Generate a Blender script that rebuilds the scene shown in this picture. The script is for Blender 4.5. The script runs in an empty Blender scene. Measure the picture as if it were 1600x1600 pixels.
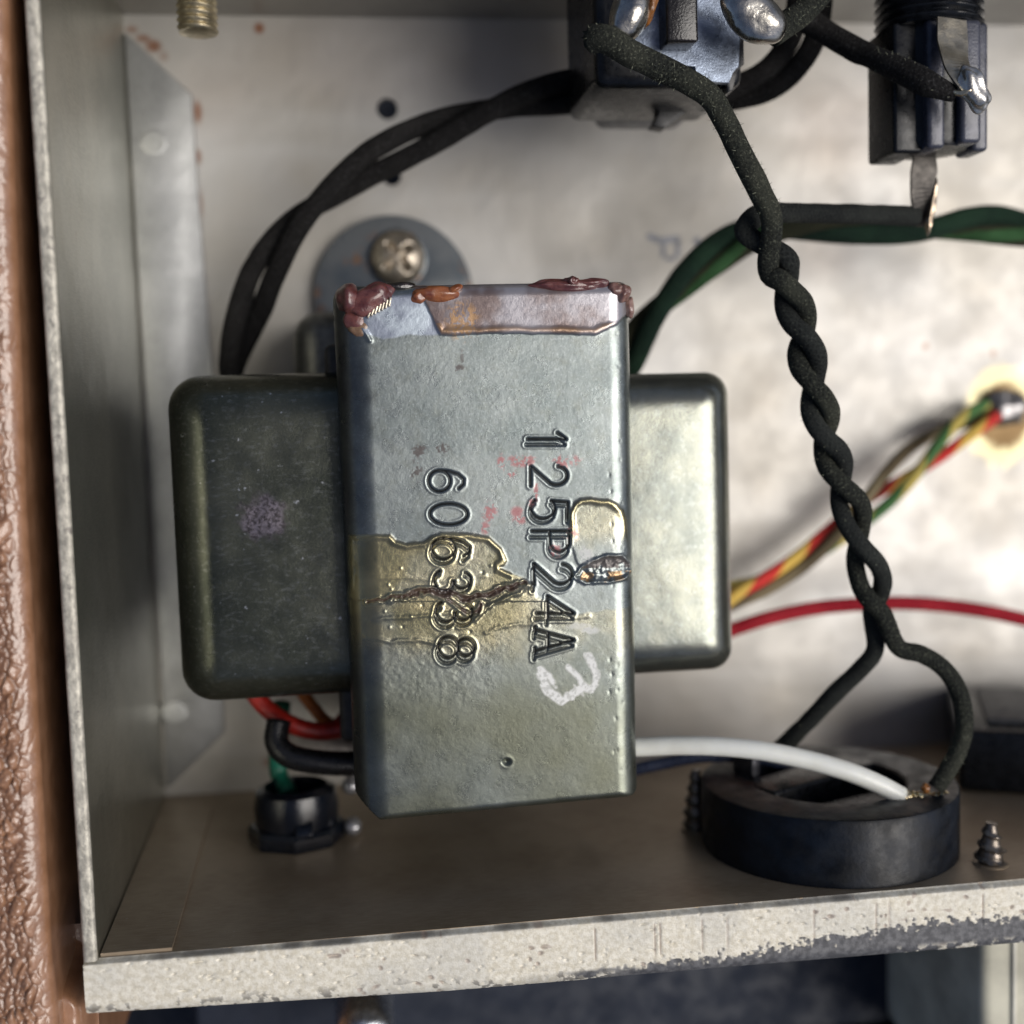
import bpy, bmesh, math, random
import numpy as np
from mathutils import Vector, Matrix, Euler

random.seed(4); rng = np.random.RandomState(7)
C = bpy.context.scene
S = 0.01                                   # every length below is in centimetres

# ------------------------------------------------------------------ camera
CAM_R = (-0.07768471, -0.13426498, -0.03057383)
CAM_P = np.array([3.1590807, 5.95805383, 19.6055675])
FPX = 1900.0
def rot3(rx, ry, rz):
    cx, sx, cy, sy, cz, sz = math.cos(rx), math.sin(rx), math.cos(ry), math.sin(ry), math.cos(rz), math.sin(rz)
    X = np.array([[1,0,0],[0,cx,-sx],[0,sx,cx]]); Y = np.array([[cy,0,sy],[0,1,0],[-sy,0,cy]]); Z = np.array([[cz,-sz,0],[sz,cz,0],[0,0,1]])
    return Z @ Y @ X
RM = rot3(*CAM_R)
cam = bpy.data.cameras.new('camera'); co = bpy.data.objects.new('camera', cam); C.collection.objects.link(co)
co.rotation_euler = CAM_R; co.location = tuple(CAM_P * S)
cam.sensor_width = 36; cam.lens = 36 * FPX / 1600
cam.clip_start = 0.005; cam.clip_end = 50
cam.dof.use_dof = True; cam.dof.focus_distance = 0.1425; cam.dof.aperture_fstop = 11.5; cam.dof.aperture_blades = 0
C.camera = co
C.render.engine = 'CYCLES'
C.cycles.use_denoising = True
C.cycles.max_bounces = 8; C.cycles.diffuse_bounces = 4; C.cycles.glossy_bounces = 5

# ------------------------------------------------------------------ world and sun
SUN_DIR = Vector((0.55, -0.05, 0.84)).normalized()
w = bpy.data.worlds.new('World'); C.world = w; w.use_nodes = True
nt = w.node_tree; bg = nt.nodes['Background']
sky = nt.nodes.new('ShaderNodeTexSky'); sky.sky_type = 'NISHITA'; sky.sun_disc = False
sky.sun_elevation = math.asin(SUN_DIR.z); sky.sun_rotation = math.atan2(SUN_DIR.x, SUN_DIR.y)
sky.air_density = 0.6; sky.dust_density = 2.5; sky.ozone_density = 0.8
nt.links.new(sky.outputs[0], bg.inputs[0]); bg.inputs[1].default_value = 0.05
sl = bpy.data.lights.new('sun', 'SUN'); sl.energy = 1.5; sl.angle = math.radians(42); sl.color = (1.0, 0.965, 0.915)
so = bpy.data.objects.new('sun', sl); C.collection.objects.link(so)
so.rotation_euler = SUN_DIR.to_track_quat('Z', 'Y').to_euler(); so.location = (0.3, -0.1, 0.5)
C.view_settings.view_transform = 'Standard'; C.view_settings.look = 'None'; C.view_settings.gamma = 1
C.view_settings.exposure = 0.7

# ------------------------------------------------------------------ measuring: a photo point at a known height
def P(px, py, z):
    d = RM @ np.array([(px-800)/FPX, -(py-800)/FPX, -1.0]); t = (z - CAM_P[2]) / d[2]
    return CAM_P + t * d
def PX(x, y, z):
    q = np.stack([np.asarray(x, float)-CAM_P[0], np.asarray(y, float)-CAM_P[1], np.asarray(z, float)+0*np.asarray(x)-CAM_P[2]], -1) @ RM
    return 800 + FPX*q[..., 0]/-q[..., 2], 800 - FPX*q[..., 1]/-q[..., 2]

# ------------------------------------------------------------------ numpy noise
def vnoise(x, y, scale, seed=0, octaves=1):
    r = 0; amp = 1; tot = 0
    for o in range(octaves):
        lat = np.random.RandomState(seed*31+o).rand(256, 256)
        u = x*scale*2**o + 37.7*o; v = y*scale*2**o + 11.3*o
        i = np.floor(u).astype(int); j = np.floor(v).astype(int); fu = u-i; fv = v-j
        fu = fu*fu*(3-2*fu); fv = fv*fv*(3-2*fv)
        a = lat[i % 256, j % 256]; b = lat[(i+1) % 256, j % 256]; c = lat[i % 256, (j+1) % 256]; d = lat[(i+1) % 256, (j+1) % 256]
        r = r + amp*((a*(1-fu)+b*fu)*(1-fv) + (c*(1-fu)+d*fu)*fv); tot += amp; amp *= .5
    return r / tot
def worley(x, y, seed=0):
    i0 = np.floor(x).astype(int); j0 = np.floor(y).astype(int)
    jx = np.random.RandomState(seed).rand(128, 128); jy = np.random.RandomState(seed+1).rand(128, 128)
    f1 = np.full(x.shape, 9.0); f2 = np.full(x.shape, 9.0)
    for a in (-1, 0, 1):
        for b in (-1, 0, 1):
            i = i0+a; j = j0+b
            d = np.hypot(i + jx[i % 128, j % 128] - x, j + jy[i % 128, j % 128] - y)
            f2 = np.minimum(f2, np.maximum(f1, d)); f1 = np.minimum(f1, d)
    return f1, f2
def sstep(a, b, x):
    t = np.clip((x-a)/(b-a), 0, 1); return t*t*(3-2*t)
def polydist(x, y, pts):
    d = np.full(x.shape, 1e9)
    for (x0, y0), (x1, y1) in zip(pts[:-1], pts[1:]):
        dx, dy = x1-x0, y1-y0; L = dx*dx+dy*dy+1e-12
        t = np.clip(((x-x0)*dx+(y-y0)*dy)/L, 0, 1)
        d = np.minimum(d, np.hypot(x-x0-t*dx, y-y0-t*dy))
    return d
def inside(x, y, poly):
    r = np.zeros(x.shape, bool); n = len(poly)
    for k in range(n):
        x0, y0 = poly[k]; x1, y1 = poly[(k+1) % n]
        if y0 == y1: continue
        c = ((y0 > y) != (y1 > y)) & (x < (x1-x0)*(y-y0)/(y1-y0)+x0)
        r ^= c
    return r
def sdf(x, y, poly):                       # negative inside
    d = polydist(x, y, list(poly)+[poly[0]])
    return np.where(inside(x, y, poly), -d, d)

# ------------------------------------------------------------------ materials
class NM:
    def __init__(s, name, base=(.5,.5,.5), metal=0, rough=.5, spec=.5, coat=0, coat_rough=.1):
        s.m = bpy.data.materials.new(name); s.m.use_nodes = True; s.t = s.m.node_tree
        s.b = s.t.nodes['Principled BSDF']
        s.set('Base Color', (*base, 1) if isinstance(base, tuple) else base); s.set('Metallic', metal); s.set('Roughness', rough)
        s.set('Specular IOR Level', spec); s.set('Coat Weight', coat); s.set('Coat Roughness', coat_rough)
        tc = s.n('ShaderNodeTexCoord'); mp = s.n('ShaderNodeMapping'); mp.inputs['Scale'].default_value = (100, 100, 100)
        s.l(tc.outputs['Object'], mp.inputs[0]); s.co = mp.outputs[0]; s.uvo = tc.outputs['UV']
        s.h = None
    def n(s, t): return s.t.nodes.new(t)
    def l(s, a, b): s.t.links.new(a, b)
    def put(s, sock, v):
        if hasattr(v, 'is_output') or isinstance(v, bpy.types.NodeSocket): s.l(v, sock)
        else: sock.default_value = v
    def set(s, k, v): s.put(s.b.inputs[k], v)
    def noise(s, scale, detail=3, rough=.5, stretch=None, off=(0,0,0), vec=None, dist=0):
        vec = vec or s.co
        if stretch or off != (0,0,0):
            mp = s.n('ShaderNodeMapping'); mp.inputs['Scale'].default_value = stretch or (1,1,1); mp.inputs['Location'].default_value = off
            s.l(vec, mp.inputs[0]); vec = mp.outputs[0]
        n = s.n('ShaderNodeTexNoise'); n.inputs['Scale'].default_value = scale; n.inputs['Detail'].default_value = detail
        n.inputs['Roughness'].default_value = rough; n.inputs['Distortion'].default_value = dist
        s.l(vec, n.inputs['Vector']); return n.outputs['Fac']
    def vor(s, scale, feat='F1', vec=None):
        n = s.n('ShaderNodeTexVoronoi'); n.feature = feat; n.inputs['Scale'].default_value = scale; s.l(vec or s.co, n.inputs['Vector']); return n.outputs['Distance']
    def rng(s, v, a, b, c=0., d=1., smooth=True):
        n = s.n('ShaderNodeMapRange'); n.interpolation_type = 'SMOOTHSTEP' if smooth else 'LINEAR'
        s.put(n.inputs[0], v)
        for k, q in zip((1, 2, 3, 4), (a, b, c, d)): n.inputs[k].default_value = q
        return n.outputs[0]
    def math(s, op, a, b=0., c=0.):
        n = s.n('ShaderNodeMath'); n.operation = op; s.put(n.inputs[0], a); s.put(n.inputs[1], b); s.put(n.inputs[2], c); return n.outputs[0]
    def mix(s, f, a, b):
        n = s.n('ShaderNodeMix'); n.data_type = 'RGBA'; s.put(n.inputs[0], f)
        s.put(n.inputs[6], (*a, 1) if isinstance(a, tuple) and len(a) == 3 else a); s.put(n.inputs[7], (*b, 1) if isinstance(b, tuple) and len(b) == 3 else b)
        return n.outputs[2]
    def fmix(s, f, a, b):
        n = s.n('ShaderNodeMix'); n.data_type = 'FLOAT'; s.put(n.inputs[0], f); s.put(n.inputs[2], a); s.put(n.inputs[3], b); return n.outputs[0]
    def attr(s, name):
        n = s.n('ShaderNodeAttribute'); n.attribute_name = name
        q = s.n('ShaderNodeSeparateColor'); s.l(n.outputs['Color'], q.inputs[0]); return q.outputs[0], q.outputs[1], q.outputs[2]
    def sep(s, v):
        q = s.n('ShaderNodeSeparateXYZ'); s.l(v, q.inputs[0]); return q.outputs
    def spot(s, x, y, r0, r1, sx=1., sy=1.):   # soft disc on the floor plane, 1 inside
        q = s.sep(s.co)
        dx = s.math('MULTIPLY', s.math('SUBTRACT', q[0], x), 1/sx); dy = s.math('MULTIPLY', s.math('SUBTRACT', q[1], y), 1/sy)
        d = s.math('SQRT', s.math('ADD', s.math('MULTIPLY', dx, dx), s.math('MULTIPLY', dy, dy)))
        d = s.math('ADD', d, s.math('MULTIPLY', s.math('SUBTRACT', s.noise(6, 2), .5), r0*.5))
        return s.rng(d, r0, r1, 1, 0)
    def bump(s, h, dist, strength=1.0):
        n = s.n('ShaderNodeBump'); n.inputs['Distance'].default_value = dist*S; n.inputs['Strength'].default_value = strength
        s.put(n.inputs['Height'], h)
        if s.h is not None: s.l(s.h, n.inputs['Normal'])
        s.h = n.outputs[0]; s.l(s.h, s.b.inputs['Normal']); return s

def floor_material():
    m = NM('zinc_plated_sheet', rough=.42, metal=.42)
    c = m.mix(m.rng(m.noise(.28, 2, .5), .3, .7), (.44,.415,.37), (.53,.52,.50))
    c = m.mix(m.rng(m.noise(.9, 3, .6, off=(3,1,0)), .45, .8, 0, .2), c, (.42,.36,.28))
    c = m.mix(m.rng(m.noise(2.6, 4, .6, off=(5,2,0)), .55, .8, 0, .15), c, (.34,.31,.27))
    c = m.mix(m.rng(m.noise(.8, 2, .5, stretch=(.2,1.5,1), off=(8,0,0)), .5, .8, 0, .3), c, (.66,.66,.65))
    c = m.mix(m.rng(m.noise(5, 5, .8, stretch=(.08,1.6,1), off=(3,8,0)), .60, .68, 0, .22), c, (.30,.29,.27))
    c = m.mix(m.rng(m.noise(14, 3, .7, off=(3,8,0)), .69, .74, 0, .5), c, (.22,.17,.12))
    rust = (.24,.085,.03)
    for (x, y, r0, r1, sx, sy, a) in FLOOR_SPOTS:
        c = m.mix(m.math('MULTIPLY', m.spot(x, y, r0, r1, sx, sy), a), c, rust)
    x, y = SOLDER_AT
    c = m.mix(m.spot(x+.03, y-.10, .58, .80, 1, 1.2), c, (.78,.70,.42))
    c = m.mix(m.spot(x+.04, y-.10, .42, .56, 1, 1.15), c, (.20,.12,.04))
    m.set('Base Color', c)
    m.set('Roughness', m.rng(m.noise(1.5, 4),   .3, .7, .42, .54))
    m.bump(m.noise(18, 3, stretch=(.35,1,1)), .01, .25); m.bump(m.noise(1.1, 2), .08, .25)
    return m.m
def wall_material(name, a, b, rough=.45, metal=.6, brush=(1,.12,1)):
    m = NM(name, rough=rough, metal=metal)
    c = m.mix(m.rng(m.noise(.8, 4, .6), .3, .7), a, b)
    c = m.mix(m.rng(m.noise(3, 5, .7), .62, .78, 0, .5), c, (.20,.12,.07))
    c = m.mix(m.rng(m.noise(50, 3, .5, stretch=brush), .35, .65, 0, .25), c, tuple(min(1, q*1.5) for q in b))
    c = m.mix(m.rng(m.noise(26, 2, .5, off=(4,4,4)), .70, .76, 0, .6), c, (.62,.62,.58))
    m.set('Base Color', c)
    c_ = m.rng(m.noise(7, 5, .85, stretch=(1,.25,.25), off=(9,1,1)), .70, .73, 0, 1); m.set('Base Color', m.mix(m.math('MULTIPLY', c_, .6), c, (.55,.55,.50)))
    m.bump(m.noise(60, 3, stretch=brush), .004, .5); m.bump(m.noise(1.3, 2), .06, .3)
    return m.m
def plain(name, base, metal=0, rough=.5, n=8., var=.25, bump=.006, coat=0, nb=40, spec=.5):
    m = NM(name, rough=rough, metal=metal, coat=coat, spec=spec)
    c = m.mix(m.rng(m.noise(n, 4, .6), .3, .7), tuple(q*(1-var) for q in base), tuple(min(1, q*(1+var)) for q in base))
    m.set('Base Color', c); m.set('Roughness', m.rng(m.noise(n*1.7, 3, off=(2,2,2)), .3, .7, rough*.8, min(1, rough*1.25)))
    m.bump(m.noise(nb, 3), bump, .6)
    return m.m
def cloth(name, a, b, dust=(.22,.24,.17), dusty=.35):
    m = NM(name, rough=.92, spec=.2)
    u = m.sep(m.uvo)
    s1 = m.math('SINE', m.math('ADD', m.math('MULTIPLY', u[0], 95.), m.math('MULTIPLY', u[1], 6.2832*8)))
    s2 = m.math('SINE', m.math('SUBTRACT', m.math('MULTIPLY', u[0], 95.), m.math('MULTIPLY', u[1], 6.2832*8)))
    wv = m.math('MULTIPLY', m.math('ADD', m.math('MAXIMUM', s1, s2), 1.), .5)
    c = m.mix(m.rng(wv, .35, .95), tuple(q*.6 for q in a), a)
    c = m.mix(m.rng(m.noise(1.2, 3), .42, .68), c, b)
    c = m.mix(m.rng(m.noise(30, 4, .7), .52, .70, 0, dusty), c, dust)
    m.set('Base Color', c)
    m.bump(wv, .020, .8); m.bump(m.noise(48, 4, .75), .05, .9); m.bump(m.noise(9, 3, .6), .05, .6)
    return m.m
def striped(name, a, b, turns=.55, share=.55):
    m = NM(name, rough=.7, spec=.3)
    u = m.sep(m.uvo)
    f = m.math('FRACT', m.math('ADD', m.math('MULTIPLY', u[0], turns), u[1]))
    c = m.mix(m.rng(f, share-.03, share+.03), a, b)
    c = m.mix(m.rng(m.noise(6, 3), .5, .8, 0, .35), c, (.12,.08,.05))
    m.set('Base Color', c); m.bump(m.noise(40, 3), .01, .5)
    return m.m

# ------------------------------------------------------------------ objects
def tag(o, label=None, cat=None, group=None, kind=None):
    if label: o['label'] = label
    if cat: o['category'] = cat
    if group: o['group'] = group
    if kind: o['kind'] = kind
    return o
def thing(name, label, cat, loc, group=None):
    o = bpy.data.objects.new(name, None); C.collection.objects.link(o); o.empty_display_size = .01
    o.location = tuple(np.array(loc, float)*S); o['org'] = [float(q) for q in loc]
    return tag(o, label, cat, group)
def origin(o):
    return np.array(o['org']) if o is not None and 'org' in o else np.zeros(3)
def link(name, me, m, parent=None):
    me.materials.append(m)
    o = bpy.data.objects.new(name, me); C.collection.objects.link(o)
    if parent is not None:
        o.parent = parent; o['org'] = [float(q) for q in origin(parent)]
    return o
def from_arrays(name, V, Fc, m, parent=None, uv=None, cols=None, smooth=True):
    V = np.asarray(V, float) - origin(parent)
    me = bpy.data.meshes.new(name); Fc = np.asarray(Fc, np.int32)
    me.vertices.add(len(V)); me.vertices.foreach_set('co', (V*S).astype(np.float32).ravel())
    k = Fc.shape[1]; me.loops.add(Fc.size); me.loops.foreach_set('vertex_index', Fc.ravel())
    me.polygons.add(len(Fc)); me.polygons.foreach_set('loop_start', np.arange(0, Fc.size, k, dtype=np.int32)); me.polygons.foreach_set('loop_total', np.full(len(Fc), k, np.int32))
    me.update(calc_edges=True); me.validate()
    me.polygons.foreach_set('use_smooth', [smooth]*len(me.polygons))
    if uv is not None:
        l = me.uv_layers.new(name='UVMap'); l.data.foreach_set('uv', np.asarray(uv, np.float32).ravel())
    for nme, a in (cols or {}).items():
        ca = me.color_attributes.new(nme, 'FLOAT_COLOR', 'POINT')
        full = np.ones((len(V), 4), np.float32); full[:, :3] = a; ca.data.foreach_set('color', full.ravel())
    return link(name, me, m, parent)
def grid(name, X, Y, Z, m, parent=None, cols=None, flip=False):
    ny, nx = X.shape; V = np.stack([X, Y, Z], -1).reshape(-1, 3)
    i = np.arange(ny*nx).reshape(ny, nx); a, b, c, d = i[:-1, :-1], i[:-1, 1:], i[1:, 1:], i[1:, :-1]
    F = np.stack([a, b, c, d] if not flip else [d, c, b, a], -1).reshape(-1, 4)
    return from_arrays(name, V, F, m, parent, cols={k: v.reshape(-1, 3) for k, v in (cols or {}).items()})
def bmobj(name, bm, m, parent=None, smooth=True, sharp=40):
    org = origin(parent)
    for v in bm.verts: v.co = (Vector(v.co) - Vector(org)) * S
    bmesh.ops.recalc_face_normals(bm, faces=bm.faces)
    me = bpy.data.meshes.new(name)
    for f in bm.faces: f.smooth = smooth
    bm.to_mesh(me); bm.free()
    if smooth and sharp < 180: me.set_sharp_from_angle(angle=math.radians(sharp))
    return link(name, me, m, parent)
def bx(bm, c, s, R=None, bev=0., seg=3):
    r = bmesh.ops.create_cube(bm, size=1.0); vs = r['verts']
    M = Matrix.Translation(Vector(c)) @ (R.to_4x4() if R is not None else Matrix()) @ Matrix.Diagonal((*s, 1))
    bmesh.ops.transform(bm, matrix=M, verts=vs)
    if bev:
        es = list({e for v in vs for e in v.link_edges})
        bmesh.ops.bevel(bm, geom=es, offset=bev, segments=seg, affect='EDGES', profile=.5)
def frame_to(d, up=Vector((0,0,1))):
    z = Vector(d).normalized(); x = up.cross(z)
    if x.length < 1e-4: x = Vector((1,0,0))
    x.normalize(); y = z.cross(x); return Matrix((x, y, z)).transposed()
def lathe(bm, prof, base, axis, n=40, wob=0):
    """prof: (radius, distance along axis) pairs"""
    R = frame_to(axis); base = Vector(base); rings = []
    for (r, h) in prof:
        ring = []
        for k in range(n):
            a = 2*math.pi*k/n; rr = r*(1+wob*math.sin(3*a+h*9)); ring.append(bm.verts.new(base + R @ Vector((rr*math.cos(a), rr*math.sin(a), h))))
        rings.append(ring)
    for A, B in zip(rings[:-1], rings[1:]):
        for k in range(n): bm.faces.new((A[k], A[(k+1) % n], B[(k+1) % n], B[k]))
    if prof[0][0] > 1e-4: bm.faces.new(rings[0][::-1])
    if prof[-1][0] > 1e-4: bm.faces.new(rings[-1])
def blob(bm, c, r, R=None, amp=.1, freq=3., seed=0, sub=4):
    q = bmesh.ops.create_icosphere(bm, subdivisions=sub, radius=1.0)['verts']
    from mathutils import noise
    for v in q:
        n = noise.noise(v.co*freq + Vector((seed*7.1, 0, 0)))
        p = Vector((v.co.x*r[0], v.co.y*r[1], v.co.z*r[2])) * (1+amp*n)
        v.co = Vector(c) + (R @ p if R is not None else p)
def catmull(pts, step=.06):
    pts = np.asarray(pts, float); out = []
    p = np.vstack([2*pts[0]-pts[1], pts, 2*pts[-1]-pts[-2]])
    for i in range(1, len(p)-2):
        p0, p1, p2, p3 = p[i-1:i+3]; n = max(2, int(np.linalg.norm(p2-p1)/step))
        for k in range(n):
            t = k/n
            out.append(.5*((2*p1)+(-p0+p2)*t+(2*p0-5*p1+4*p2-p3)*t*t+(-p0+3*p1-3*p2+p3)*t**3))
    out.append(pts[-1]); return np.array(out)
def wpath(l): return [P(*q) for q in l]
def frames(p):
    T = np.gradient(p, axis=0); T /= np.linalg.norm(T, axis=1)[:, None]+1e-12
    N = np.zeros_like(p); n = np.cross(T[0], [0,0,1.]); 
    if np.linalg.norm(n) < 1e-3: n = np.cross(T[0], [1.,0,0])
    for i in range(len(p)):
        n = n - T[i]*np.dot(n, T[i]); n /= np.linalg.norm(n); N[i] = n
    return T, N, np.cross(T, N)
def tube(name, p, r, m, parent=None, n=20, wob=.02, cap=True):
    T, N, B = frames(p); L = np.concatenate([[0], np.cumsum(np.linalg.norm(np.diff(p, axis=0), axis=1))])
    r = np.broadcast_to(np.asarray(r, float), (len(p),)).copy()
    if cap:
        r = np.concatenate([[r[0]*.02], r, [r[-1]*.02]]); p = np.vstack([p[:1], p, p[-1:]]); N = np.vstack([N[:1], N, N[-1:]]); B = np.vstack([B[:1], B, B[-1:]]); L = np.concatenate([[L[0]], L, [L[-1]]])
    a = np.linspace(0, 2*np.pi, n, endpoint=False)
    w = 1 + wob*(vnoise(L[:, None]*3+0*a, np.cos(a)[None]*1.5+0*L[:, None], 1.0, seed=len(p) % 17, octaves=2)*2-1)
    rr = r[:, None]*w
    V = p[:, None] + rr[..., None]*(N[:, None]*np.cos(a)[None, :, None] + B[:, None]*np.sin(a)[None, :, None])
    m_ = len(p); i = np.arange(m_*n).reshape(m_, n); j = np.roll(i, -1, 1)
    F = np.stack([i[:-1], j[:-1], j[1:], i[1:]], -1).reshape(-1, 4)
    va = np.arange(n)/n; vb = (np.arange(n)+1)/n
    uv = np.zeros((m_-1, n, 4, 2)); uv[:, :, 0, 0] = uv[:, :, 1, 0] = L[:-1, None]; uv[:, :, 2, 0] = uv[:, :, 3, 0] = L[1:, None]
    uv[:, :, 0, 1] = uv[:, :, 3, 1] = va; uv[:, :, 1, 1] = uv[:, :, 2, 1] = vb
    return from_arrays(name, V.reshape(-1, 3), F, m, parent, uv=uv.reshape(-1, 2))
def twist(p, off, half, phase=0., k=2, off_fn=None):
    T, N, B = frames(p); L = np.concatenate([[0], np.cumsum(np.linalg.norm(np.diff(p, axis=0), axis=1))])
    up = np.array([0,0,1.]); side = np.cross(T, up); side /= np.linalg.norm(side, axis=1)[:, None]; upn = np.cross(side, T)
    o = off_fn(L) if off_fn else off
    th = (L*np.pi/half if not callable(half) else half(L)) + phase; res = []
    for q in range(k):
        a = th + q*2*np.pi/k
        res.append(p + (np.cos(a)*o)[:, None]*side + (np.sin(a)*o)[:, None]*upn)
    return res
def fuzz(name, p, r, m, parent, count, length=.06, seed=1):
    """loose cotton hairs standing off a cloth covered wire: one object of kind stuff"""
    g = np.random.RandomState(seed); T, N, B = frames(p); V = []; F = []
    for _ in range(count):
        i = g.randint(1, len(p)-1); a = g.rand()*6.283; d = N[i]*math.cos(a)+B[i]*math.sin(a)
        t = d + T[i]*g.uniform(-1.2, 1.2) + g.normal(0, .4, 3); t /= np.linalg.norm(t); l = length*g.uniform(.3, 1.3)
        s = np.cross(t, d); s = s/(np.linalg.norm(s)+1e-6)*.0035
        q0 = p[i] + d*r*.93; q1 = q0 + t*l*.5 + d*l*.15; q2 = q0 + t*l
        k = len(V); V += [q0-s, q0+s, q1+s*.8, q1-s*.8, q2+s*.4, q2-s*.4]; F += [(k, k+1, k+2, k+3), (k+3, k+2, k+4, k+5)]
    o = from_arrays(name, V, F, m, parent); o['kind'] = 'stuff'; return o

# ================================================================== THE SETTING
FL_TL = P(192, 25, 0)
W_Y = 12.1525                                # inner length of the chassis
SOLDER_AT = tuple(P(1565, 640, 0)[:2])
def fs(px, py, r0, r1, sx, sy, a): q = P(px, py, 0); return (q[0], q[1], r0, r1, sx, sy, a)
FLOOR_SPOTS = [fs(240,72,.04,.16,1.1,.9,.85), fs(224,60,.03,.12,1.4,.8,.7), fs(206,46,.02,.10,1.4,.9,.6), fs(256,88,.02,.12,1,1,.4), fs(405,44,.03,.12,1,1,.95), fs(309,175,.03,.12,.8,2.2,.8),
               fs(309,245,.03,.11,.8,1.6,.7), fs(313,320,.02,.09,.8,3.5,.5), fs(330,1110,.02,.1,.5,2,.4), fs(430,1190,.05,.2,1.4,.7,.7), fs(1446,541,.02,.09,1,1,.6),
               fs(1552,552,.02,.09,.8,1.4,.55), fs(1290,380,.2,.9,1,1,.10), fs(1300,200,.3,1.3,1,1,.12), fs(620,90,.5,2.0,2,.6,.10), fs(980,120,.3,1.4,1.6,.7,.10), fs(330,160,.2,1.0,1,1,.08)]
bench_m = plain('dark_bench_cloth', (.022,.026,.036), 0, .8, n=2)
bm = bmesh.new(); bx(bm, (8, 5, -4.3), (160, 160, 1)); tag(bmobj('ground', bm, bench_m, smooth=False), kind='structure')

fm = floor_material()
green_wall = wall_material('olive_passivated_steel', (.25,.25,.205), (.36,.355,.30), .29, .9, (.12,1,.12))
brown_wall = wall_material('brown_stained_steel', (.31,.235,.155), (.42,.34,.245), .42, .45, (.1,1,1))
lip_m = NM('worn_cut_edge', rough=.45, metal=.35)
c = lip_m.mix(lip_m.rng(lip_m.noise(9, 5, .7, stretch=(1,.6,1)), .35, .65), (.34,.32,.27), (.66,.62,.52))
c = lip_m.mix(lip_m.rng(lip_m.noise(4, 5, .8, off=(7,3,0)), .58, .68, 0, .75), c, (.16,.14,.13))
lip_m.set('Base Color', c); lip_m.bump(lip_m.noise(22, 4, .7), .02, .7); lip_m = lip_m.m

chassis = thing('amplifier_chassis', 'open folded steel amplifier chassis with pale zinc floor and worn flange', 'chassis', (0, 0, 0))
X1 = 24.0
def prism(name, poly, y0, y1, m, parent, axis='y', bev=0):
    bm = bmesh.new()
    if axis == 'y': A = [bm.verts.new((a, y0, b)) for a, b in poly]; B = [bm.verts.new((a, y1, b)) for a, b in poly]
    elif axis == 'x': A = [bm.verts.new((y0, a, b)) for a, b in poly]; B = [bm.verts.new((y1, a, b)) for a, b in poly]
    else: A = [bm.verts.new((a, b, y0)) for a, b in poly]; B = [bm.verts.new((a, b, y1)) for a, b in poly]
    bm.faces.new(A); bm.faces.new(B[::-1]); n = len(A)
    for k in range(n): bm.faces.new((A[k], A[(k+1) % n], B[(k+1) % n], B[k]))
    if bev: bmesh.ops.bevel(bm, geom=bm.edges[:], offset=bev, segments=3, affect='EDGES', profile=.5)
    return bmobj(name, bm, m, parent, smooth=bool(bev))
# floor sheet with its punched holes
bm = bmesh.new(); edges = []
def loop(pts):
    vs = [bm.verts.new((*q, 0)) for q in pts]
    for k in range(len(vs)): edges.append(bm.edges.new((vs[k], vs[(k+1) % len(vs)])))
loop([(0.0,0.004),(X1,0.004),(X1,W_Y),(0.0,W_Y)])
holes = [(P(605,170,0), .165), (P(612,275,0), .15)]
for q, r in holes: loop([(q[0]+r*math.cos(a), q[1]+r*math.sin(a)) for a in np.linspace(0, 2*math.pi, 40, endpoint=False)])
bmesh.ops.triangle_fill(bm, use_beauty=True, edges=edges)
r = bmesh.ops.extrude_face_region(bm, geom=bm.faces[:]); bmesh.ops.translate(bm, vec=(0,0,-.12), verts=[e for e in r['geom'] if isinstance(e, bmesh.types.BMVert)])
bmobj('floor_panel', bm, fm, chassis, smooth=False)
# left wall leans a little: its cut edge is the bright lip
prism('side_wall', [(-.10,-.12),(.0,-.12),(.035,0),(.155,5.93),(.14,5.96),(.0,5.96)], -.0, W_Y+.1, green_wall, chassis)
ny = 700; yy = np.linspace(.012, W_Y+.1, ny); aa = np.linspace(0, 1, 12)
YY, AA = np.meshgrid(yy, aa, indexing='ij'); XX = .0+.155*AA + .006*(vnoise(YY, AA*2, 2.2, 3, 3)-.5)
ZZ = 5.965 + .045*np.sqrt(np.clip(1-(2*AA-1)**4, 0, 1)) + .010*(vnoise(XX*9, YY*5, 2, 5, 3)-.5)
grid('wall_lip', XX, YY, ZZ, lip_m, chassis)
# folded corner tab spot welded to the floor
tp = [P(200,62,.08), P(300,148,.08), P(331,590,.08), P(352,1148,.08), P(262,1232,.08)]
tab = prism('corner_tab', [tuple(q[:2]) for q in [P(194,50,.08), P(300,148,.08), P(331,590,.08), P(350,1145,.08), P(262,1232,.08)]][::-1], .004, .085, wall_material('blue_grey_zinc', (.28,.285,.28), (.39,.395,.39), .36, .6, (1,.2,1)), chassis, axis='z', bev=.025)
for (px, py) in ((240, 222), (272, 1115)):
    q = P(px, py, .1); bm = bmesh.new(); lathe(bm, [(.001,.006),(.06,.008),(.10,.002),(.15,.010),(.20,0),(.24,-.02)], (q[0], q[1], .083), (0,0,1), 32)
    bmobj('weld_spot', bm, tab.data.materials[0], tab)
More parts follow.
